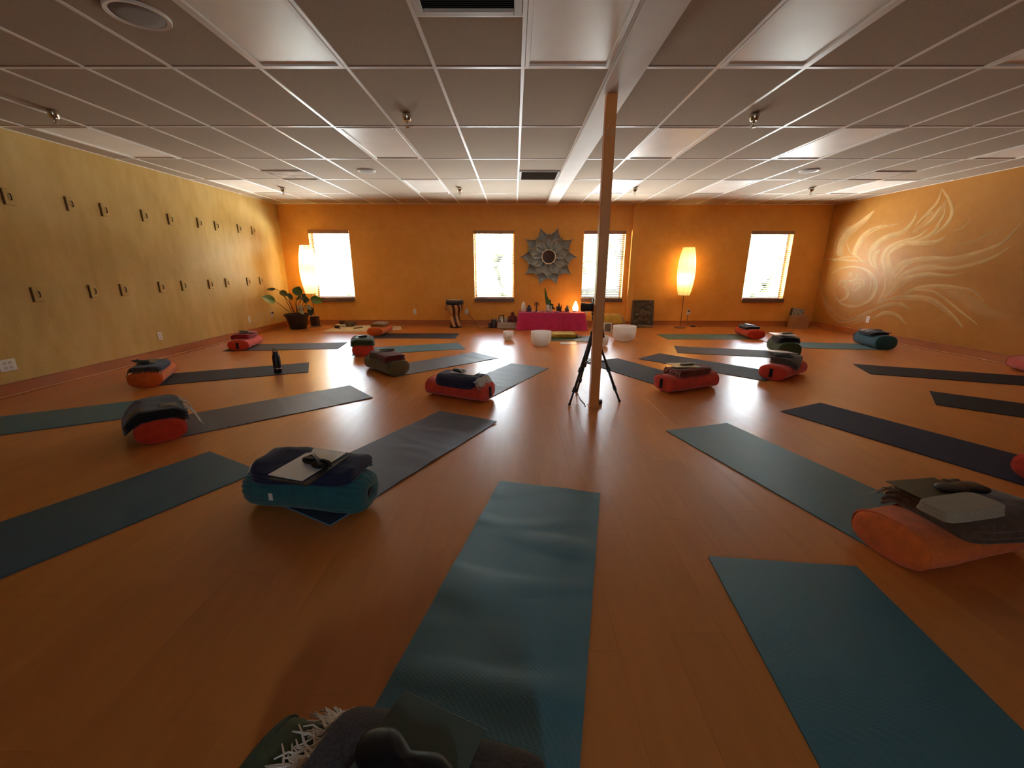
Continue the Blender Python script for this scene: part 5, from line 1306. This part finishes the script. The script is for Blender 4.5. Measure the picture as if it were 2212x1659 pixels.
# ------------------------------------------------------------------ draped bench, frame, carved plaque
YK = 8.92
bx0, bx1 = WY(1300, 690, YK).x, WY(1346, 690, YK).x
t = thing('low_bench', 'low dark red bench under the yellow cloth behind the big singing bowl', 'bench', ((bx0+bx1)/2, YK+.18, 0))
bt_ = WY(1325, 675, YK).z
MB().box((0, 0, .115), (bx1-bx0, .34, .23), ch=.01).build('bench_body', mat('bench_red', (.12, .02, .015), .5), t)
MB().box((0, 0, .245), (bx1-bx0+.03, .36, .025), ch=.006).build('bench_top', mat('bench_red', (.12, .02, .015), .5), t)
fb_ = dict(c=((bx0+bx1)/2, YK+.18), a=0, L=bx1-bx0, W=.36, H=.252)
blanket(fb_, fab('cloth_gold', (.60, .34, .05), .2, 10, .5, 200), 'golden yellow cloth folded over the low dark red bench', .0, 0, 0, bx1-bx0+.09, .44, 2, .030, 9, .014, seed=21.3, ex=5)
for i, (a_, b_) in enumerate((((1341, 679), (1349, 694)), ((1344, 687), (1350, 701)))):
    o = MB().tube([WY(*a_, YK-.03), WY(*b_, YK-.06)], .008, 6).build('pale_rod', FB['beige'], None, True); tag(o, 'pale thin rod leaning on the bench, '+('upper one' if i == 0 else 'lower one'), 'rod')
YF = 8.45
fp = WY(1312, 718, YF)
pf = thing('picture_frame', 'small white matted picture frame leaning by the dark red bench', 'picture frame', (fp.x, YF, 0), R(-12)); pf.rotation_euler = (R(-18), 0, R(-12))
fh = .21; fw = .17
f_ = MB()
for s in (-1, 1): f_.box((s*(fw/2-.012), 0, fh/2), (.024, .018, fh), ch=.003)
for z in (.012, fh-.012): f_.box((0, 0, z), (fw-.048, .018, .024), ch=.003)
f_.build('frame_moulding', mat('frame_white', (.75, .68, .58), .5), pf)
MB().box((0, .003, fh/2), (fw-.045, .006, fh-.045)).build('print', mat('print_grey', (.22, .16, .11), .6, var=.5, vscale=25), pf)
YQ = 9.33
pl0, pl1 = WY(1363, 706, YQ), WY(1409.5, 706, YQ); ph = WY(1388, 648, YQ+.10).z
t = thing('carved_plaque', 'dark carved stone relief plaque leaning on the window wall', 'plaque', ((pl0.x+pl1.x)/2, YQ, 0)); t.rotation_euler = (R(-9), 0, 0)
w = pl1.x-pl0.x
FIG = [(-.08, .40, .055), (.10, .42, .05), (.0, .30, .09), (-.12, .25, .05), (.12, .27, .06), (-.05, .15, .06), (.07, .14, .06), (-.14, .10, .05), (.15, .09, .04), (.0, .48, .06), (-.15, .50, .045), (.15, .52, .05), (-.1, .34, .035), (.04, .22, .035)]
def rel(u, v):
    x = (u-.5)*w; z = v*ph; e = min(u, 1-u)*w; e2 = min(v, 1-v)*ph; d = 0.0
    if e > .03 and e2 > .03:
        for fx, fz, fr_ in FIG:
            q = math.hypot((x-fx*w/.44), (z-fz*ph/.58))/fr_; d = max(d, .032*math.sqrt(max(0, 1-q*q)))
        d += .008*n3(x*30, z*30, 2)+.01*n3(x*14, z*14, 9)
    else: d = .022+.004*n3(x*25, z*25, 1)
    return Vector((x, -.02-d, z))
MB().grid(rel, 48, 60).build('relief', mat('plaque_stone', (.10, .065, .035), .6, var=.45, vscale=18), t, True)
MB().box((0, 0, ph/2), (w, .042, ph), ch=.006).build('slab', mat('plaque_stone', (.10, .065, .035)), t)
MB().box((0, -.03, .02), (w*.96, .07, .04), ch=.006).build('foot_ledge', mat('plaque_ledge', (.24, .16, .09), .6, var=.3, vscale=12), t)

# ------------------------------------------------------------------ box and stone block in the mural corner
YC = 9.12
a, b = WY(1711, 708, YC), WY(1745, 708, YC); h = WY(1720, 684, YC).z
t = thing('cardboard_box', 'small tan cardboard box on the floor in the mural corner', 'box', ((a.x+b.x)/2, YC+.09, 0))
MB().box((0, 0, h/2), (b.x-a.x, .18, h), ch=.004).build('box_body', mat('kraft', (.40, .22, .09), .8, var=.1, vscale=5), t)
MB().box((0, 0, h), (b.x-a.x+.006, .186, .012), ch=.003).build('lid', mat('kraft_lid', (.44, .25, .11), .8), t)
a, b = WY(1726, 700, 9.03), WY(1754, 700, 9.03)
t = thing('stone_block', 'mottled grey stone block leaning over the tan box in the mural corner', 'stone block', ((a.x+b.x)/2+.03, YC+.30, 0)); t.rotation_euler = (R(-10), R(6), 0)
hb = WY(1740, 669, 9.2).z
MB().grid(lambda u, v: Vector(((u-.5)*.27, -.05-.018*abs(n3(u*9, v*11, 3))-.01*n3(u*22, v*25, 5), v*hb)), 30, 40).build('carved_face', mat('block_stone', (.42, .38, .30), .8, var=.5, vscale=22), t, True)
MB().box((0, .0, hb/2), (.28, .10, hb), ch=.01).build('block_body', mat('block_dark', (.09, .07, .05), .8), t)

# ------------------------------------------------------------------ water bottle
q = P(597, 807.5); t = thing('water_bottle', 'black water bottle with loop handle standing on the charcoal mat', 'bottle', (q.x, q.y+.045, MT))
H_ = WY(590, 761, q.y).z
MB().lathe([(.001, 0), (.043, 0), (.045, .008), (.045, H_*.72), (.040, H_*.80), (.031, H_*.88), (.031, H_*.98), (.001, H_*.985)], n=28).build('bottle_body', mat('bottle_black', (.012, .011, .013), .35), t, True, 50)
MB().lathe([(.0452, H_*.19), (.0465, H_*.20), (.0465, H_*.215), (.0452, H_*.225)], n=28, cap=False).build('steel_band', mat('steel', (.6, .58, .55), .3, metal=1), t, True)
MB().tube([(-.028, 0, H_*.96), (-.034, 0, H_*1.06), (0, 0, H_*1.13), (.034, 0, H_*1.06), (.028, 0, H_*.96)], .006, 8).build('loop_handle', mat('steel2', (.32, .30, .26), .35, metal=.8), t, True)

# ------------------------------------------------------------------ tripod and camera behind the post
ft = [P(1230, 876), P(1338, 869), P(1246, 847)]
YT = 3.86
apx = WY(1283, 722, YT)
t = thing('tripod', 'black camera tripod standing behind the support post', 'tripod', (apx.x, YT, 0))
o0 = Vector((apx.x, YT, 0)); az = apx.z
for i, p in enumerate(ft):
    p = p-o0; top = Vector((p.x*.08, p.y*.08, az)); d = (p-top); lg = MB()
    a1, a2 = top+d*.50, top+d*.78
    for s in (-1, 1):
        sd = d.cross(Vector((0, 0, 1))).normalized()*.009*s; lg.tube([top+sd, a1+sd], .0105, 8)
    lg.tube([top+d*.44, a2], .0125, 8); lg.tube([a2, p+Vector((0, 0, .012))], .010, 8)
    L_ = lg.build('leg', M_BLACKM, t, True)
    for q, k in ((a1, .018), (a2, .015)):
        MB().box(q, (k*2, k*2, .05), ch=.004, M=d.to_track_quat('Z', 'Y').to_matrix()).build('leg_clamp', M_DARK, L_)
    MB().sphere(p+Vector((0, 0, .014)), .014, 10, 6).build('rubber_foot', M_DARK, L_, True)
MB().tube([(0, 0, az-.26), (0, 0, az+.14)], .012, 10).build('centre_column', M_BLACKM, t, True)
MB().lathe([(.001, -.04), (.030, -.04), (.036, -.01), (.036, .02), (.022, .035), (.001, .036)], (0, 0, az), 18).build('collar', M_DARK, t, True)
sb = MB()
for p in ft:
    p = p-o0; m_ = Vector((p.x*.42, p.y*.42, az*.60)); sb.tube([(0, 0, az-.24), m_], .005, 6)
sb.build('spreader', M_BLACKM, t, True)
hd = MB(); hd.box((0, 0, az+.15), (.05, .06, .05), ch=.008); hd.tube([(0, -.03, az+.15), (0, -.055, az+.15)], .018, 10); hd.box((0, 0, az+.19), (.07, .06, .02), ch=.004); hd.build('pan_head', M_DARK, t)
MB().tube([(.02, 0, az+.15), (.075, -.01, az+.06), (.088, -.012, az-.03)], [.008, .010, .012], 8).build('pan_handle', M_DARK, t, True)
cz_ = az+.20
cm = thing('video_camera', 'black camera on the tripod pointing toward the drum side', 'camera', (apx.x, YT, cz_))
MB().box((.0, 0, .052), (.075, .13, .10), ch=.012).build('camera_body', M_BLACKM, cm)
MB().lathe([(.034, 0), (.036, .02), (.036, .055), (.040, .06), (.042, .095), (.034, .095), (.030, .08), (.001, .075)], (-.036, 0, .05), 24, Matrix.Rotation(-PI/2, 3, 'Y')).build('lens', M_BLACKM, cm, True, 40)
MB().box((-.005, 0, .115), (.05, .055, .034), ch=.008).build('viewfinder_hump', M_BLACKM, cm)
MB().box((.044, -.02, .05), (.014, .10, .075), ch=.004).build('rear_screen', M_DARK, cm)
MB().tube([(.0, -.066, .09), (.01, -.085, .02), (.02, -.08, -.10), (.0, -.07, -.16), (-.02, -.066, -.05), (0, -.066, .085)], .004, 5).build('neck_strap', M_DARK, cm, True)
q = P(1295.5, 874); tag(MB().box((0, .02, .022), (.042, .042, .044), ch=.005).build('plug_adapter', M_DARK), 'small black plug adapter at the foot of the support post', 'adapter').location = (q.x+.003, q.y, 0)
cord([P(1247, 848, .004), P(1254, 862, .004), P(1262, 872, .004), P(1268, 877, .004)+Vector((-.02, -.02, 0)), P(1266, 872, .012)+Vector((-.02, -.02, .01))], .0035, M_DARK, 'thin dark cable curling at the foot of the support post')
